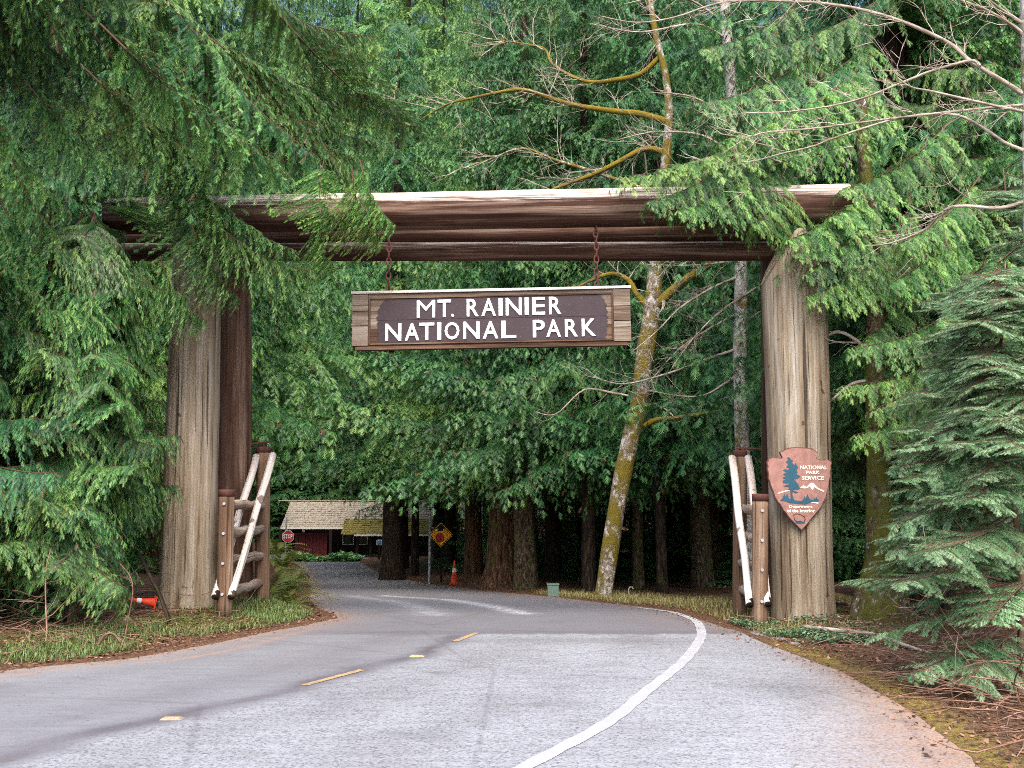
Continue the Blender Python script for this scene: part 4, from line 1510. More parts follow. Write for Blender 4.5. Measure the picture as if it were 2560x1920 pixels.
for px, Y, kind, s in [(560, 86, 'fir', 1.45), (655, 88, 'fir', 1.5), (735, 86, 'fir', 1.45), (810, 89, 'fir', 1.55), (890, 87, 'fir', 1.45), (965, 90, 'fir', 1.5), (1050, 86, 'fir', 1.5), (1140, 88, 'fir', 1.5),
                       (600, 98, 'dark', 1.9), (700, 99, 'fir', 1.9), (790, 100, 'light', 1.9), (880, 99, 'fir', 1.95), (960, 101, 'light', 2.0), (1030, 101, 'dark', 1.95), (1100, 99, 'fir', 1.9)]:
    mid_tree("fir_tree", place_label('fir', px, Y, kind), px, Y, kind, .4, s, "dark firs behind the far cabin", barkm='dark_bark', flare=1.2)
gl5 = "low dark young fir at the back of the far cabin"
for px in (640, 720, 800, 880, 960, 1040, 1120):
    mid_tree("young_fir", place_label('low young fir', px, 84, 'fir'), px, 84, 'fir', .4, .5, "young firs at the back of the far cabin", barkm='dark_bark', flare=1.2, wide=1.5, sink=2.0)
gl3 = "cedar of the dense stand left of the road behind the grey pillars"
for px, Y, kind, s in [(395, 30, 'dark', .9), (400, 36, 'cedar', 1.0), (440, 50, 'cedar', 1.1), (290, 24, 'light', .9), (200, 28, 'cedar', .95), (90, 23, 'dark', .9), (-60, 26, 'cedar', .95), (330, 40, 'dark', 1.1), (330, 46, 'dark', 1.1), (120, 36, 'cedar', 1.05), (-40, 38, 'dark', 1.0),
                       (500, 68, 'dark', 1.3), (420, 60, 'dark', 1.3), (240, 52, 'dark', 1.2), (60, 50, 'dark', 1.2)]:
    mid_tree("cedar_tree", place_label('cedar', px, Y, kind), px, Y, kind, .32, s, "cedars left of the road behind the gateway", barkm='cedar_bark', flare=1.4, wide=.85, sink=-1.5 if px > 350 else 0)
for px, Y in [(420, 42), (340, 34), (250, 30), (150, 26), (40, 30), (470, 58), (-60, 22)]:
    mid_tree("young_conifer", place_label('short conifer', px, Y, 'cedar'), px, Y, 'cedar', .3, .34, "short conifers behind the left pillars", barkm='dark_bark', flare=1.3, wide=1.4, sink=1.5)
mid_tree("cedar_tree", "yellow green cedar hanging high over the road behind the left end of the beam", 0, 31, 'cedar', .35, 1.3, None, X=-9.6, wide=.9)

# ------------------------------------------------------------------ near conifers
c1 = near_conifer("cedar_tree", "huge drooping cedar at the left covering the left end of the beam", (-7.9, 12.8), 24, .6, 'cedar_bark', BM_CEDAR, 70, 8.4,
                  lambda z: max(1.5, 5.0 - .16 * z), az0=-.15, azw=1.9, pitch=(-.5, -.02), zmax=14)
for (p, q, Y0, Y1) in [((250, 60), (700, 440), 12.6, 14.2), ((200, 20), (800, 300), 12.8, 15.0), ((200, 160), (560, 440), 12.6, 14.2), ((300, -80), (930, 240), 13.0, 16.5),
                       ((230, 80), (640, 420), 13.2, 14.4), ((60, 200), (330, 440), 12.4, 13.6), ((30, 400), (230, 640), 12.2, 13.2), ((430, 20), (960, 360), 13.6, 16.8),
                       ((380, -60), (800, 380), 13.4, 14.8), ((360, 120), (700, 400), 13.5, 14.8), ((500, 80), (900, 250), 14, 16.8), ((520, 140), (900, 400), 14.4, 16.6),
                       ((600, -80), (960, 90), 14, 17.5), ((420, 180), (700, 380), 13.7, 14.8), ((0, 500), (230, 730), 12.6, 13.2),
                       ((-60, 420), (120, 700), 12.0, 12.8), ((-60, 560), (200, 830), 12.2, 13.2), ((-40, 250), (180, 520), 12.0, 13), ((700, 40), (1010, 330), 15, 17.5), ((640, 200), (930, 470), 15, 17),
                       ((400, 260), (560, 560), 13.6, 14.4), ((430, 300), (620, 600), 13.6, 14.4), ((420, 330), (500, 600), 13.7, 14.3), ((470, 380), (600, 660), 13.8, 14.3), ((460, 420), (540, 700), 13.8, 14.3), ((250, 620), (470, 700), 13.2, 14), ((120, 640), (330, 760), 13, 13.6)]:
    bough_between(c1, BM_CEDAR, at(*p, Y0), at(*q, Y1), roll=random.uniform(-.3, .3))
for (p, q, Y0, Y1) in [((500, 500), (690, 640), 13.8, 14.3), ((520, 480), (740, 610), 13.9, 14.4), ((480, 560), (620, 720), 13.8, 14.3), ((400, 640), (540, 770), 13.7, 14.3), ((540, 560), (790, 650), 13.9, 14.5)]:
    bough_between(c1, BM_CEDAR, at(*p, Y0), at(*q, Y1), roll=random.uniform(-.3, .3))
# sprays that hang over the beam
for (p, q, Y0, Y1) in [((900, 400), (1010, 540), 14.4, 14.7), ((880, 420), (980, 590), 14.4, 14.7), ((810, 400), (830, 560), 14.3, 14.6), ((800, 540), (870, 640), 14.4, 14.6)]:
    bough_between(c1, BM_LIGHT, at(*p, Y0), at(*q, Y1))

c2 = near_conifer("cedar_tree", "cedar with dark trunk leaning its boughs over the right end of the beam", (6.9, 17.2), 22, .42, 'dark_bark', BM_CEDAR, 70, 2.6,
                  lambda z: max(1.3, 3.2 - .1 * z), az0=0, azw=2.0, pitch=(-.4, .05), zmax=14)
for (p, q, Y0, Y1) in [((1950, 300), (1640, 430), 15.5, 14.4), ((1960, 360), (1790, 520), 15.4, 14.4), ((1960, 420), (1880, 540), 15, 14.3), ((2150, 470), (1960, 590), 15, 14.1), ((2180, 520), (2000, 680), 15, 14.1), ((1900, 330), (1560, 440), 16, 14.6), ((2220, 420), (2060, 540), 15.5, 14.2),
                       ((2280, 500), (2120, 680), 15, 14.2), ((2300, 580), (2100, 760), 15, 14.3), ((2290, 640), (2140, 860), 15.4, 14.4), ((2350, 700), (2160, 960), 15.6, 14.6), ((2200, 240), (1960, 380), 16, 14.8), ((2200, 80), (1860, 260), 16, 15), ((2150, 160), (1780, 360), 16, 14.6),
                       ((2420, 520), (2220, 700), 14.8, 13.8), ((2450, 440), (2250, 600), 14.5, 13.6), ((2500, 720), (2280, 920), 14.2, 13.2), ((2480, 600), (2330, 800), 14.2, 13.2), ((2050, 120), (1740, 250), 16.5, 15), ((2240, 560), (1985, 630), 14.8, 14.2), ((2200, 600), (2010, 720), 14.8, 14.2), ((1900, 400), (1690, 520), 15, 14.3), ((1850, 380), (1620, 500), 15, 14.3), ((2420, 860), (2110, 960), 14.4, 13.9), ((2460, 800), (2180, 1020), 14.2, 13.6), ((2440, 920), (2140, 1080), 14.2, 13.7), ((2400, 760), (2120, 860), 14.6, 14), ((2500, 900), (2260, 1050), 14, 13.4), ((2250, -40), (1900, 120), 16, 15.5), ((2000, 0), (1760, 120), 17, 16), ((2380, 300), (2120, 470), 15.5, 14.4)]:
    bough_between(c2, random.choice((BM_CEDAR, BM_CEDAR, BM_LIGHT)), at(*p, Y0), at(*q, Y1), roll=random.uniform(-.2, .2))

near_conifer("cedar_tree", "cedar behind the right pillar with an unseen top and dense dark boughs", (9.2, 21), 24, .4, 'dark_bark', BM_DARK, 90, 3.5, lambda z: max(1.6, 4.4 - .12 * z), pitch=(-.4, .0), zmax=17)
near_conifer("cedar_tree", "cedar at the far right edge in front of the forest", (11.0, 17.5), 24, .4, 'cedar_bark', BM_CEDAR, 70, 3.5, lambda z: max(1.6, 4.2 - .12 * z), pitch=(-.4, .0), zmax=14)

# undergrowth conifers on the left bank
for (x, Y, H, n, Lf, label, lib) in [(-5.75, 13.4, 5.6, 64, 1.15, "bushy young cedar hiding the left edge of the grey pillar", BM_CEDAR), (-7.3, 12.6, 6.2, 70, 1.6, "bushy dark cedar at the left edge of the picture", BM_DARK),
                                     (-6.7, 15.2, 6.2, 56, 1.5, "young cedar tucked between the big cedar and the left pillar", BM_CEDAR), (-8.6, 14.6, 6, 50, 1.9, "dark cedar sapling deep in the left thicket", BM_DARK),
                                     (-7.9, 19.5, 6.4, 50, 1.8, "yellow green young cedar behind the grey left pillar", BM_LIGHT)]:
    near_conifer("young_cedar", label, (x, Y), H, .07, 'twig', lib, n, 1.2, lambda z, H=H, Lf=Lf: Lf * (1.05 - z / H) + .5, pitch=(-.3, .2), flare=1.1)

for (x, Y, H, label) in [(-7.4, 14.3, 2.4, "low dark cedar sapling deepest in the left thicket"), (-6.5, 14.2, 2.0, "low dark cedar sapling behind the fallen cone"), (-8.0, 12.6, 2.2, "low dark cedar sapling at the left picture edge")]:
    near_conifer("young_cedar", label, (x, Y), H, .03, 'twig', BM_DARK, 34, .2, lambda z, H=H: 1.0 * (1.05 - z / H) + .35, pitch=(-.2, .3), flare=1.1)

# young hemlocks on the right
hm = near_conifer("young_hemlock", "young blue green hemlock with layered sprays and a thin bare lower stem at the right", (4.6, 9.3), 3.9, .04, 'twig', BM_HEM, 50, 1.45,
                  lambda z: max(.5, 1.9 * (1 - z / 5.2)), az0=PI + .5, azw=1.9, libL=2.0, pitch=(-.26, .06), flare=1.2)
for (p, q, Y0, Y1) in [((2500, 1480), (2190, 1600), 9.3, 9.6), ((2500, 1560), (2280, 1690), 9.2, 8.9), ((2560, 1560), (2430, 1720), 9.2, 8.4), ((2500, 1420), (2130, 1470), 9.4, 10.4), ((2520, 1380), (2240, 1480), 9.2, 8.7), ((2600, 1420), (2480, 1560), 9, 8.3)]:
    bough_between(hm, BM_HEM, at(*p, Y0), at(*q, Y1))
near_conifer("young_hemlock", "bushy hemlock at the right edge with pale sprays at mid height", (5.9, 10.2), 5.6, .06, 'twig', BM_HEM, 54, 1.3, lambda z: max(.6, 2.1 * (1 - z / 7.0)), libL=2.0, pitch=(-.26, .06), flare=1.2)
near_conifer("young_hemlock", "hemlock sapling reaching its sprays toward the arrowhead plaque pillar", (5.6, 12.2), 4.4, .05, 'twig', BM_HEM, 46, 1.0, lambda z: max(.5, 2.0 * (1 - z / 5.6)), libL=2.0, pitch=(-.26, .06), flare=1.2)
near_conifer("young_hemlock", "dark hemlock behind the mossy trunk at the right", (7.2, 14.2), 6.5, .07, 'twig', BM_HEM, 80, .4, lambda z: max(.5, 2.2 * (1 - z / 7.2)), libL=2.0, pitch=(-.15, .2), flare=1.2)


# ------------------------------------------------------------------ bare maples and alders
def smooth_path(P, n=6):
    out = []
    for i in range(len(P) - 1):
        p0, p1, p2, p3 = P[max(i - 1, 0)], P[i], P[i + 1], P[min(i + 2, len(P) - 1)]
        for k in range(n):
            q = k / n
            out.append(.5 * ((2 * p1) + (p2 - p0) * q + (2 * p0 - 5 * p1 + 4 * p2 - p3) * q * q + (3 * p1 - p0 - 3 * p2 + p3) * q ** 3))
    out.append(P[-1])
    return out


def twiggy(mb, P, r, rs, depth, dens, ln):
    """side twigs along a path"""
    total = sum((P[i + 1] - P[i]).length for i in range(len(P) - 1))
    n = int(total * dens)
    for _ in range(n):
        i = rs.randrange(len(P) // 5, len(P) - 1)
        d = (P[i + 1] - P[i]).normalized()
        side = Vector((rs.gauss(0, 1), rs.gauss(0, .5), rs.gauss(0, .8)))
        dd = (d * rs.uniform(.4, 1.1) + side.normalized() * .7).normalized()
        L = ln * rs.uniform(.5, 1.3)
        m = 6
        pts = [P[i]]
        cur = dd.copy()
        for k in range(m - 1):
            cur = (cur + Vector((rs.gauss(0, .13), rs.gauss(0, .1), rs.gauss(0, .13) + .02))).normalized()
            pts.append(pts[-1] + cur * L / (m - 1))
        rr = max(.004, r * .38 * rs.uniform(.6, 1))
        mb.tube(pts, [rr * (1 - .75 * k / (m - 1)) for k in range(m)], 4 if rr > .012 else 3, False)
        if depth > 0:
            twiggy(mb, pts, rr, rs, depth - 1, dens * 1.5, ln * .5)


def limb(parent, pxs, Y0, Y1, r0, r1, mat, twmat, dens=2.2, ln=.9, depth=1, name="limb", seed=0, rough=.06):
    n = len(pxs)
    P = [at(px, py, Y0 + (Y1 - Y0) * i / (n - 1)) for i, (px, py) in enumerate(pxs)]
    P = smooth_path(P, 6)
    R = [r0 + (r1 - r0) * i / (len(P) - 1) for i in range(len(P))]
    mb = MB(); mb.tube(P, R, 10 if r0 > .04 else 7, True, rough, seed=seed)
    o = mb.build(name, mat, parent, True)
    if dens:
        tb = MB()
        twiggy(tb, P, max(r1 * 2, r0 * .5), random.Random(seed + 5), depth, dens, ln)
        if tb.v:
            t = tb.build("twigs", twmat, None)
            t.parent = o
            t["kind"] = "stuff"
    return o


# the leaning mossy maple
b = at(1507, 1493, 23)
maple = empty("mossy_maple", (b.x, 23, gz(b.x, 23)), "bare maple with a leaning trunk thick with yellow moss behind the sign", "tree")
P = smooth_path([at(px, py, 23) + Vector((0, 0, 0)) for px, py in [(1500, 1515), (1508, 1485), (1533, 1320), (1556, 1197), (1582, 1071), (1598, 1008), (1607, 923), (1618, 850), (1630, 770), (1636, 700), (1637, 630), (1645, 540), (1660, 440), (1667, 370), (1672, 280), (1662, 180), (1640, 90), (1620, -40)]], 5)
R = np.interp(np.linspace(0, 1, len(P)), [0, .05, .22, .44, .55, .74, 1], [.27, .195, .2, .2, .17, .11, .06])
mb = MB(); mb.tube(P, list(R), 20, True, .07, lobes=.04); mb.build("trunk", M['maple_bark'], maple, True)
MB_, PT = M['moss_bark'], M['pale_twig']
limb(maple, [(1628, 775), (1665, 740), (1720, 695), (1782, 654), (1850, 600)], 23, 22.6, .13, .07, MB_, PT, 1.5, 1.0, seed=1)
limb(maple, [(1622, 770), (1592, 735), (1570, 700), (1530, 684), (1480, 700), (1440, 720)], 23, 23.2, .085, .02, MB_, PT, 2.5, .8, seed=2)
limb(maple, [(1612, 1065), (1640, 1050), (1690, 1045), (1750, 1035), (1796, 1028)], 23, 22.5, .07, .035, MB_, PT, 1.0, .8, seed=3)
limb(maple, [(1570, 990), (1530, 982), (1460, 975), (1390, 1035), (1340, 1030)], 23, 22.4, .03, .008, PT, PT, 2.5, .7, seed=4)
limb(maple, [(1668, 392), (1660, 382), (1635, 373), (1602, 375), (1538, 409), (1484, 435), (1391, 470), (1330, 500)], 23, 23.5, .09, .03, MB_, PT, 4.0, 1.1, seed=5)
limb(maple, [(1655, 480), (1600, 470), (1559, 455), (1475, 426), (1391, 401), (1306, 371), (1220, 400), (1130, 430)], 23.05, 24, .06, .012, M['maple_bark'], PT, 4.0, 1.1, seed=6)
limb(maple, [(1672, 305), (1600, 285), (1538, 278), (1433, 262), (1370, 243), (1298, 224), (1180, 245), (1116, 262), (1050, 300)], 23.05, 24.2, .085, .015, MB_, PT, 4.0, 1.1, seed=8)
limb(maple, [(1652, 140), (1600, 185), (1534, 200), (1475, 205), (1420, 186), (1378, 156), (1361, 122), (1300, 108), (1222, 97)], 23.05, 24.4, .07, .012, MB_, PT, 4.0, 1.2, seed=9)

# straight lichen trunk with arching bare twigs left of the right pillar
b = at(1868, 1500, 20)
ald = empty("lichen_alder", (b.x, 20, gz(b.x, 20)), "straight bare alder with pale lichen trunk just left of the right pillar", "tree")
P = smooth_path([Vector((b.x, 20, gz(b.x, 20) - .2))] + [at(px, py, 20) for px, py in [(1866, 1250), (1856, 1100), (1850, 900), (1852, 700), (1848, 500), (1835, 300), (1815, 60), (1800, -150)]], 5)
mb = MB(); mb.tube(P, list(np.linspace(.16, .10, len(P))), 16, True, .06); mb.build("trunk", M['lichen_bark'], ald, True)
for k, pts in enumerate([[(1850, 690), (1780, 720), (1700, 770), (1640, 830), (1580, 880)], [(1900, 640), (1780, 660), (1690, 664), (1600, 660)], [(1852, 780), (1760, 830), (1690, 880), (1620, 960)],
                         [(1890, 720), (1800, 780), (1730, 850), (1680, 920)], [(1850, 870), (1760, 900), (1680, 930), (1560, 960), (1480, 940)], [(1850, 930), (1770, 985), (1700, 990), (1620, 975)],
                         [(1850, 820), (1900, 780), (1960, 760)], [(1850, 560), (1800, 590), (1700, 640), (1640, 700)], [(1848, 470), (1780, 430), (1700, 420)], [(1838, 330), (1750, 250), (1650, 230)], [(1835, 280), (1900, 200), (1980, 170)],
                         [(1845, 400), (1760, 340), (1640, 330), (1540, 350)], [(1820, 100), (1740, 60), (1600, 80), (1480, 60)], [(1815, 60), (1700, -10), (1560, 10)]]):
    limb(ald, pts, 20, 19 + .5 * (k % 3), .030, .007, PT, PT, 4.5, .8, seed=20 + k)

# mossy, lichened trunk right of the pillar
b = at(2200, 1560, 14.6)
al2 = empty("mossy_tree", (b.x, 14.6, gz(b.x, 14.6)), "broad mossy trunk flaring at its base right of the right pillar", "tree")
P = smooth_path([Vector((b.x + .03, 14.6, gz(b.x, 14.6) - .25)), Vector((b.x + .02, 14.6, gz(b.x, 14.6) + .1))] + [at(px, py, 14.7) for px, py in [(2205, 1420), (2200, 1300), (2192, 1150), (2188, 1000), (2186, 860), (2190, 720), (2180, 560), (2160, 400), (2150, 250)]], 5)
R = np.interp(np.linspace(0, 1, len(P)), [0, .12, .22, .4, .6, 1], [.52, .40, .24, .15, .12, .09])
mb = MB(); mb.tube(P, list(R), 22, True, .07, lobes=.06); mb.build("trunk", M['mossy_trunk'], al2, True)
for k, pts in enumerate([[(2188, 900), (2140, 850), (2090, 830), (2040, 860)], [(2186, 800), (2230, 740), (2290, 720), (2340, 640)], [(2186, 950), (2130, 960), (2080, 1000)]]):
    limb(al2, pts, 14.7, 14.9, .03, .02, PT, PT, 3.0, .7, seed=60 + k)

# big dark fir trunk right
mid_tree("fir_tree", "massive dark fir trunk standing between the mossy trunk and the right edge", 2285, 18.5, 'dark', .40, .95, barkm='fir_bark', flare=1.5)

# pale alder at the right edge of the picture, its bare branches arch across the top
b = Vector((at(2590, 1500, 11).x, 11, 0))
al3 = empty("pale_alder", (b.x, 11, gz(b.x, 11)), "pale barked alder at the right edge whose bare branches arch across the top", "tree")
P = smooth_path([Vector((b.x, 11, gz(b.x, 11) - .2))] + [at(px, py, 11) for px, py in [(2604, 1200), (2598, 900), (2590, 600), (2583, 300), (2575, 0), (2566, -300)]], 5)
mb = MB(); mb.tube(P, list(np.linspace(.15, .10, len(P))), 18, True, .05); mb.build("trunk", M['lichen_bark'], al3, True)
for k, (pts, r0, Y1) in enumerate([([(2560, 235), (2525, 213), (2425, 152), (2373, 108), (2251, 52), (2121, 17), (1990, 4), (1817, 4), (1687, 43), (1590, 56), (1500, 40)], .042, 12.5),
                                   ([(2565, 280), (2555, 278), (2468, 260), (2338, 230), (2277, 217), (2240, 190)], .032, 11),
                                   ([(2450, 165), (2425, 152), (2329, 178), (2251, 208), (2164, 243), (2077, 265), (1960, 280), (1860, 282)], .028, 11.6),
                                   ([(2570, 380), (2511, 356), (2459, 321), (2381, 286), (2251, 295), (2100, 340), (2034, 365), (1947, 386), (1882, 404)], .030, 11.8),
                                   ([(2565, 262), (2468, 270), (2338, 284), (2200, 300), (2034, 321), (1921, 330), (1850, 350)], .024, 11.5),
                                   ([(2560, 90), (2533, 65), (2468, 26), (2403, 0), (2330, -30)], .038, 11), ([(2560, 60), (2500, 20), (2460, -10)], .03, 11),
                                   ([(2575, 500), (2500, 520), (2400, 515), (2355, 530), (2312, 573), (2225, 608), (2160, 614)], .036, 12)]):
    limb(al3, pts, 11, Y1, r0 * .72, .006, PT, PT, 6.0, .6, seed=80 + k)

# ------------------------------------------------------------------ ferns, grass, litter, sticks
FERN = leaf("fern_frond", lin(60, 78, 34), lin(104, 116, 50), lin(168, 150, 84), .04, .25, .4)
GRASS = leaf("grass_blade", lin(50, 66, 30), lin(88, 110, 54), lin(142, 146, 92), .02, .2)
DRYGR = leaf("dry_grass", lin(110, 104, 56), lin(150, 142, 84), lin(188, 176, 122), .02, .3)


def frond_mesh(rng, L=.8):
    tris, tone = [], []
    n = 22
    for i in range(n):
        q = i / n
        x = L * q
        zc = L * (.55 * q - .75 * q * q)
        l = L * .14 * math.sin(PI * min(1, q + .12)) ** .7 * (1 - .3 * q) + .012
        w = L / n * .85
        for s in (1, -1):
            tris.append([(x, 0, zc), (x + w, 0, zc + (.55 - 1.5 * q) * w), (x + w * 1.1, s * l, zc - l * .25)])
            tone.append([.3, .3, .55 + .4 * rng.random()])
    return tri_mesh("frond", np.array(tris), np.array(tone), [FERN])


FR = [frond_mesh(RNG, .7), frond_mesh(RNG, .85), frond_mesh(RNG, .95)]
ferns = []
for (px, py, s) in [(690, 1400, 1.1), (715, 1440, 1.1), (735, 1478, 1.0), (745, 1505, .8), (705, 1345, 1.1), (690, 1470, .9), (722, 1375, 1.0), (680, 1510, .6), (700, 1430, 1.0), (740, 1425, .9)]:
    Y = 18 + (1510 - py) * .028
    p = at(px, py, Y)
    ferns.append((p.x - .12, Y, s * 1.0))
for i, (x, Y, s) in enumerate(ferns):
    lo = max(gz(x, Y), at(690, [1400, 1440, 1478, 1505, 1345, 1470, 1375, 1510, 1430, 1425][i], Y).z - .35)
    e = empty("sword_fern", (x, Y, lo), "olive sword fern drooping over the left bank beside the log swing gate", "fern", "sword ferns on the left bank")
    for k in range(16):
        f = link("frond", random.choice(FR), e, (0, 0, 0))
        f.rotation_euler = (random.uniform(-.3, .3), random.uniform(-.75, .2), k * 2.4 + random.random())
        f.scale = (s * random.uniform(.7, 1.1),) * 3

# earth bank under the ferns
mb = MB()
bx = at(700, 1450, 20).x
nv = 18
V, F = [], []
for i in range(nv):
    for j in range(nv):
        a, q = 2 * PI * i / nv, j / (nv - 1)
        rr = 1 - q * .98
        x, y = bx - .9 + 1.15 * math.cos(a) * rr, 20.2 + 2.4 * math.sin(a) * rr
        V.append((x, y, gz(x, y) - .06 + .85 * (1 - rr ** 1.6) * (1 + .08 * math.sin(5 * a + 7 * q))))
for i in range(nv):
    for j in range(nv - 1):
        a = i * nv + j; b2 = ((i + 1) % nv) * nv + j
        F.append((a, b2, b2 + 1, a + 1))
mb.add(V, F)
bank = mb.build("bank", ground.data.materials[0], None, True)
tag(bank, "low earth bank under the sword ferns", kind='structure')


def blades(name, label, n, region, mat, h=(.06, .16), lean=.5, wid=.006, seed=1):
    rng = np.random.default_rng(seed)
    X, Y = region(rng, n)
    Z = ground_z(X, Y) - .01
    a = rng.uniform(0, 2 * PI, len(X))
    hh = rng.uniform(*h, len(X))
    d = np.stack([np.cos(a), np.sin(a)], -1)
    ln = rng.uniform(.1, lean, len(X)) * hh
    w = wid * (1 + hh * 3)
    base = np.stack([X, Y, Z], -1)
    px = np.stack([-d[:, 1], d[:, 0], np.zeros(len(X))], -1)
    tip = base + np.stack([d[:, 0] * ln, d[:, 1] * ln, hh], -1)
    V = np.stack([base - px * w[:, None], base + px * w[:, None], tip], 1)
    r = rng.uniform(0, .7, len(X))
    tone = np.stack([r * .6, r * .6, np.clip(r + .3, 0, 1)], -1)
    o = link(name, tri_mesh(name, V, tone, [mat]))
    return tag(o, label, kind='stuff')


def reg_left(rng, n):
    Y = rng.uniform(10, 19.5, n * 3)
    d = np.abs(rng.normal(0, 1, n * 3)) * 1.0 + .28
    X = road_l(Y) - d
    k = (np.sin(X * 2.1 + Y) + np.sin(Y * 3.1 - X) + rng.normal(0, .6, n * 3) > .1) & (d < 1.9)
    return X[k][:n], Y[k][:n]


def reg_right(rng, n):
    Y = rng.uniform(13.2, 27, n * 3)
    d = np.abs(rng.normal(0, 1, n * 3)) * .7 + .2
    X = road_r(Y) + d
    k = (np.sin(X * 2.1 + Y) + rng.normal(0, .8, n * 3) > -.1)
    return X[k][:n], Y[k][:n]


blades("grass", "short green grass on the left bank", 17000, reg_left, GRASS, (.02, .10), 1.1, .006, 3)
blades("dry_grass", "pale dry grass along the right verge", 9000, reg_right, DRYGR, (.04, .14), .9, .006, 4)


def flakes(name, label, n, region, cols, size=(.02, .05), seed=5, lift=.012):
    rng = np.random.default_rng(seed)
    X, Y, Z = region(rng, n)
    n = len(X)
    s = rng.uniform(*size, n)
    a = rng.uniform(0, 2 * PI, n)
    u = np.stack([np.cos(a), np.sin(a), rng.normal(0, .25, n)], -1)
    v = np.stack([-np.sin(a), np.cos(a), rng.normal(0, .35, n)], -1)
    c = np.stack([X, Y, Z + lift], -1)
    e1, e2 = c + u * s[:, None], c - u * s[:, None]
    w = rng.uniform(.25, .6, n)[:, None]
    V = np.concatenate([np.stack([e1, c + v * s[:, None] * w, e2], 1), np.stack([e1, e2, c - v * s[:, None] * w], 1)])
    r = np.repeat(rng.uniform(0, 1, n)[:, None], 3, 1)
    o = link(name, tri_mesh(name, V, np.concatenate([r, r]), [leaf(name + "_brown", *cols, .03, .1, .0)]))
    return tag(o, label, kind='stuff')


def reg_litter(rng, n):
    Y = rng.uniform(6, 44, n * 2) ** 1.0
    Y = 6 + (Y - 6) * rng.uniform(.15, 1, n * 2)
    sd = rng.random(n * 2) < .55
    d = rng.normal(.55, .5, n * 2)
    k = d > -.35
    X = np.where(sd, road_r(Y) + d * (1 + .1 * (Y - 6) * .5), road_l(Y) - d)
    X, Y, d = X[k][:n], Y[k][:n], d[k][:n]
    Z = np.where((X > road_l(Y) + .25) & (X < road_r(Y) - .25), road_z(Y), np.maximum(ground_z(X, Y), road_z(Y)))
    return X, Y, Z


flakes("leaf_litter", "brown fallen leaves and duff along both road edges", 16000, reg_litter, (lin(52, 34, 26), lin(104, 72, 54), lin(156, 116, 88)), (.010, .030))


def reg_left_floor(rng, n):
    Y = rng.uniform(9.5, 18, n); X = road_l(Y) - np.abs(rng.normal(1.4, 1.1, n)) - .1
    return X, Y, ground_z(X, Y)


flakes("bank_litter", "brown duff and twigs over the left bank", 9000, reg_left_floor, (lin(46, 32, 25), lin(98, 70, 52), lin(150, 114, 88)), (.012, .036), 16)


def reg_right_floor(rng, n):
    X = rng.uniform(2.6, 9, n); Y = rng.uniform(6, 16, n)
    k = X > road_r(Y) + .1
    X, Y = X[k], Y[k]
    return X, Y, ground_z(X, Y)


flakes("forest_litter", "brown duff under the hemlocks at the right", 9000, reg_right_floor, (lin(46, 32, 25), lin(94, 68, 52), lin(140, 108, 84)), (.010, .032), 6)


def reg_plants(rng, n):
    Y = rng.uniform(12.2, 14.9, n * 4)
    X = road_r(Y) + np.abs(rng.normal(.6, .45, n * 4)) + .1
    k = (np.sin(X * 5.1 + Y * 2) + np.sin(Y * 6.3 - X * 2) + rng.normal(0, .4, n * 4) > .3) & (X < 6)
    X, Y = X[k][:n], Y[k][:n]
    return X, Y, ground_z(X, Y) + rng.uniform(.0, .09, len(X))


_fl = flakes("ground_plants", "low blue green leafy plants at the foot of the right pillar", 4200, reg_plants, (lin(40, 66, 40), lin(84, 116, 80), lin(136, 160, 124)), (.012, .034), 8)


def brush(name, label, n, cx, cy, sx, sy, hz, L, mat, seed, r=.006):
    """a tangle of dead twigs"""
    rs = random.Random(seed)
    mb = MB()
    for _ in range(n):
        x, y = rs.gauss(cx, sx), rs.gauss(cy, sy)
        if x < road_r(y) + .25 and x > road_l(y) - .25:
            continue
        p = Vector((x, y, gz(x, y) + abs(rs.gauss(0, hz))))
        a = rs.uniform(0, 6.28)
        d = Vector((math.cos(a), math.sin(a), rs.gauss(.05, .22)))
        pts = [p]
        l = L * rs.uniform(.4, 1.3)
        for k in range(4):
            d = (d + Vector((rs.gauss(0, .2), rs.gauss(0, .2), rs.gauss(0, .15)))).normalized()
            q = pts[-1] + d * l / 4
            q.z = max(q.z, gz(q.x, q.y) + .01)
            pts.append(q)
        rr = r * rs.uniform(.5, 1.6)
        mb.tube(pts, [rr, rr * .9, rr * .75, rr * .6, rr * .35], 4, False)
    o = mb.build(name, mat)
    return tag(o, label, kind='stuff')


DEAD = bark("dead_twig_bark", (lin(76, 54, 44), lin(122, 92, 78), lin(160, 130, 112)), 0)
brush("dead_brush", "tangle of dead brown twigs under the hemlocks at the right", 520, 4.3, 8.8, .9, 1.4, .16, .8, DEAD, 4, .0048)
brush("dead_brush", "dead twigs and bare stems under the cedars on the left", 260, -6.9, 12.6, 1.1, 1.4, .30, .8, M['twig'], 5, .005)
brush("dead_brush", "thin dead twigs lying over the left bank", 260, -5.2, 13.0, 1.0, 1.3, .05, .55, DEAD, 7, .0035)
brush("dead_brush", "scattered twigs on the duff beside the right pillar", 140, 5.2, 13.4, 1.0, 1.2, .05, .7, DEAD, 6)


def stick(name, label, pxs, Y0, Y1, r0, r1, mat, twigs=0, seed=1, cat="branch"):
    n = len(pxs)
    P = smooth_path([at(px, py, Y0 + (Y1 - Y0) * i / (n - 1)) for i, (px, py) in enumerate(pxs)], 5)
    mb = MB(); mb.tube(P, list(np.linspace(r0, r1, len(P))), 9, True, .05, seed=seed)
    if twigs:
        twiggy(mb, P, r0 * .7, random.Random(seed), 1, twigs, .35)
    return tag(mb.build(name, mat, None, True), label, cat)


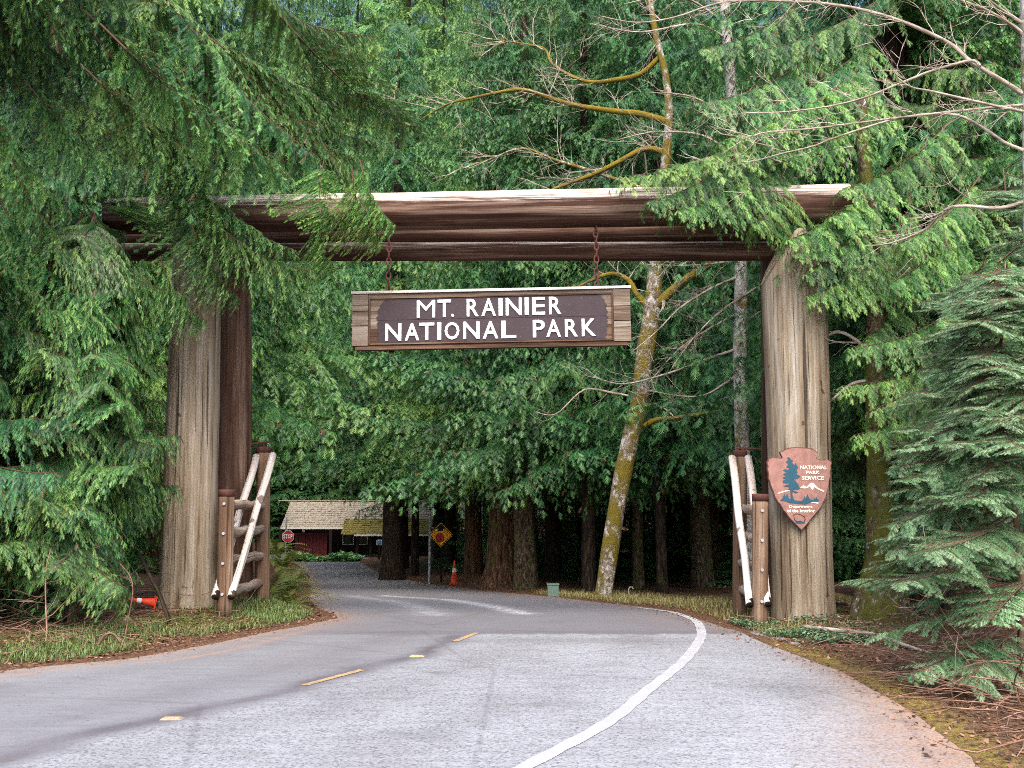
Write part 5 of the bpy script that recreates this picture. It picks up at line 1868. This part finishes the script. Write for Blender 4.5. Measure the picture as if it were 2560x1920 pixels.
stick("dead_stick", "dark stick leaning diagonally against the brush left of the grey pillar", [(423, 1552), (400, 1490), (370, 1430), (345, 1378)], 13.6, 14.2, .03, .022, M['dark_bark'])
stick("bare_sapling", "thin pale bare sapling standing on the grass left of the leaning stick", [(313, 1588), (322, 1540), (332, 1480), (325, 1440), (300, 1410)], 12.5, 12.8, .010, .004, DEAD, 3, 3, "sapling")
stick("bare_sapling", "thin bare stem at the left in front of the dark thicket", [(118, 1590), (114, 1500), (116, 1420), (128, 1370)], 12, 12.2, .010, .004, DEAD, 3, 4, "sapling")
stick("dead_stick", "broken grey branch piece lying in the grass at the road edge", [(245, 1612), (262, 1588), (283, 1585), (303, 1608)], 11.4, 11.5, .02, .012, M['twig'], 2, 5)
stick("fallen_branch", "long pale fallen branch on the duff from the right pillar towards the hemlocks", [(2010, 1568), (2080, 1575), (2140, 1580), (2200, 1590), (2260, 1612), (2330, 1635)], 13.6, 11.2, .035, .015, M['pale_twig'], 1.5, 6)
stick("fallen_branch", "short reddish branch piece at the foot of the right pillar", [(1995, 1570), (2040, 1564), (2100, 1574)], 13.9, 13.9, .03, .02, M['post'], 0, 7)
stick("mossy_log", "dark mossy fallen log between the right pillar and the mossy trunk", [(2060, 1490), (2110, 1500), (2150, 1508)], 16.4, 16.2, .1, .09, M['maple_bark'], 0, 8, "log")

# bare lower limbs of the young hemlock
for k, pts in enumerate([[(2500, 1350), (2440, 1340), (2400, 1350), (2340, 1380)], [(2502, 1450), (2440, 1440), (2380, 1460), (2320, 1450)], [(2500, 1570), (2440, 1610), (2380, 1630), (2320, 1625)], [(2500, 1660), (2440, 1650), (2400, 1680), (2330, 1690)],
                         [(2500, 1640), (2530, 1680), (2550, 1740)], [(2505, 1500), (2540, 1480), (2580, 1480)]]):
    limb(hm, pts, 9.3, 8.8, .014, .005, M['twig'], DEAD, 5, .4, seed=130 + k, name="dead_limb")

# leafy ground plants in front of the far cabin
GP = leaf("ground_plant", lin(60, 110, 56), lin(110, 160, 92), lin(160, 196, 130), .02, .3)


def reg_cabin(rng, n):
    x0, x1 = at(735, 1395, 70).x, at(900, 1395, 70).x
    X = rng.uniform(x0, x1, n); Y = rng.uniform(68, 72, n)
    return X, Y


rng_ = np.random.default_rng(9)
X_, Y_ = reg_cabin(rng_, 2600)
Z_ = ground_z(X_, Y_) + rng_.uniform(.05, .62, len(X_)) * (.7 + .3 * np.sin(X_ * 2))
a_ = rng_.uniform(0, 2 * PI, len(X_)); s_ = rng_.uniform(.08, .2, len(X_))
c_ = np.stack([X_, Y_, Z_], -1)
u_ = np.stack([np.cos(a_), np.sin(a_), rng_.normal(0, .3, len(X_))], -1) * s_[:, None]
v_ = np.stack([-np.sin(a_), np.cos(a_), rng_.normal(0, .5, len(X_))], -1) * s_[:, None]
r_ = np.repeat(rng_.uniform(0, 1, len(X_))[:, None], 3, 1)
gp = link("ground_cover", tri_mesh("ground_cover", np.concatenate([np.stack([c_ + u_, c_ + v_, c_ - u_], 1), np.stack([c_ + u_, c_ - u_, c_ - v_], 1)]), np.concatenate([r_, r_]), [GP]))
tag(gp, "pale green leafy plants along the front of the far cabin", kind='stuff')
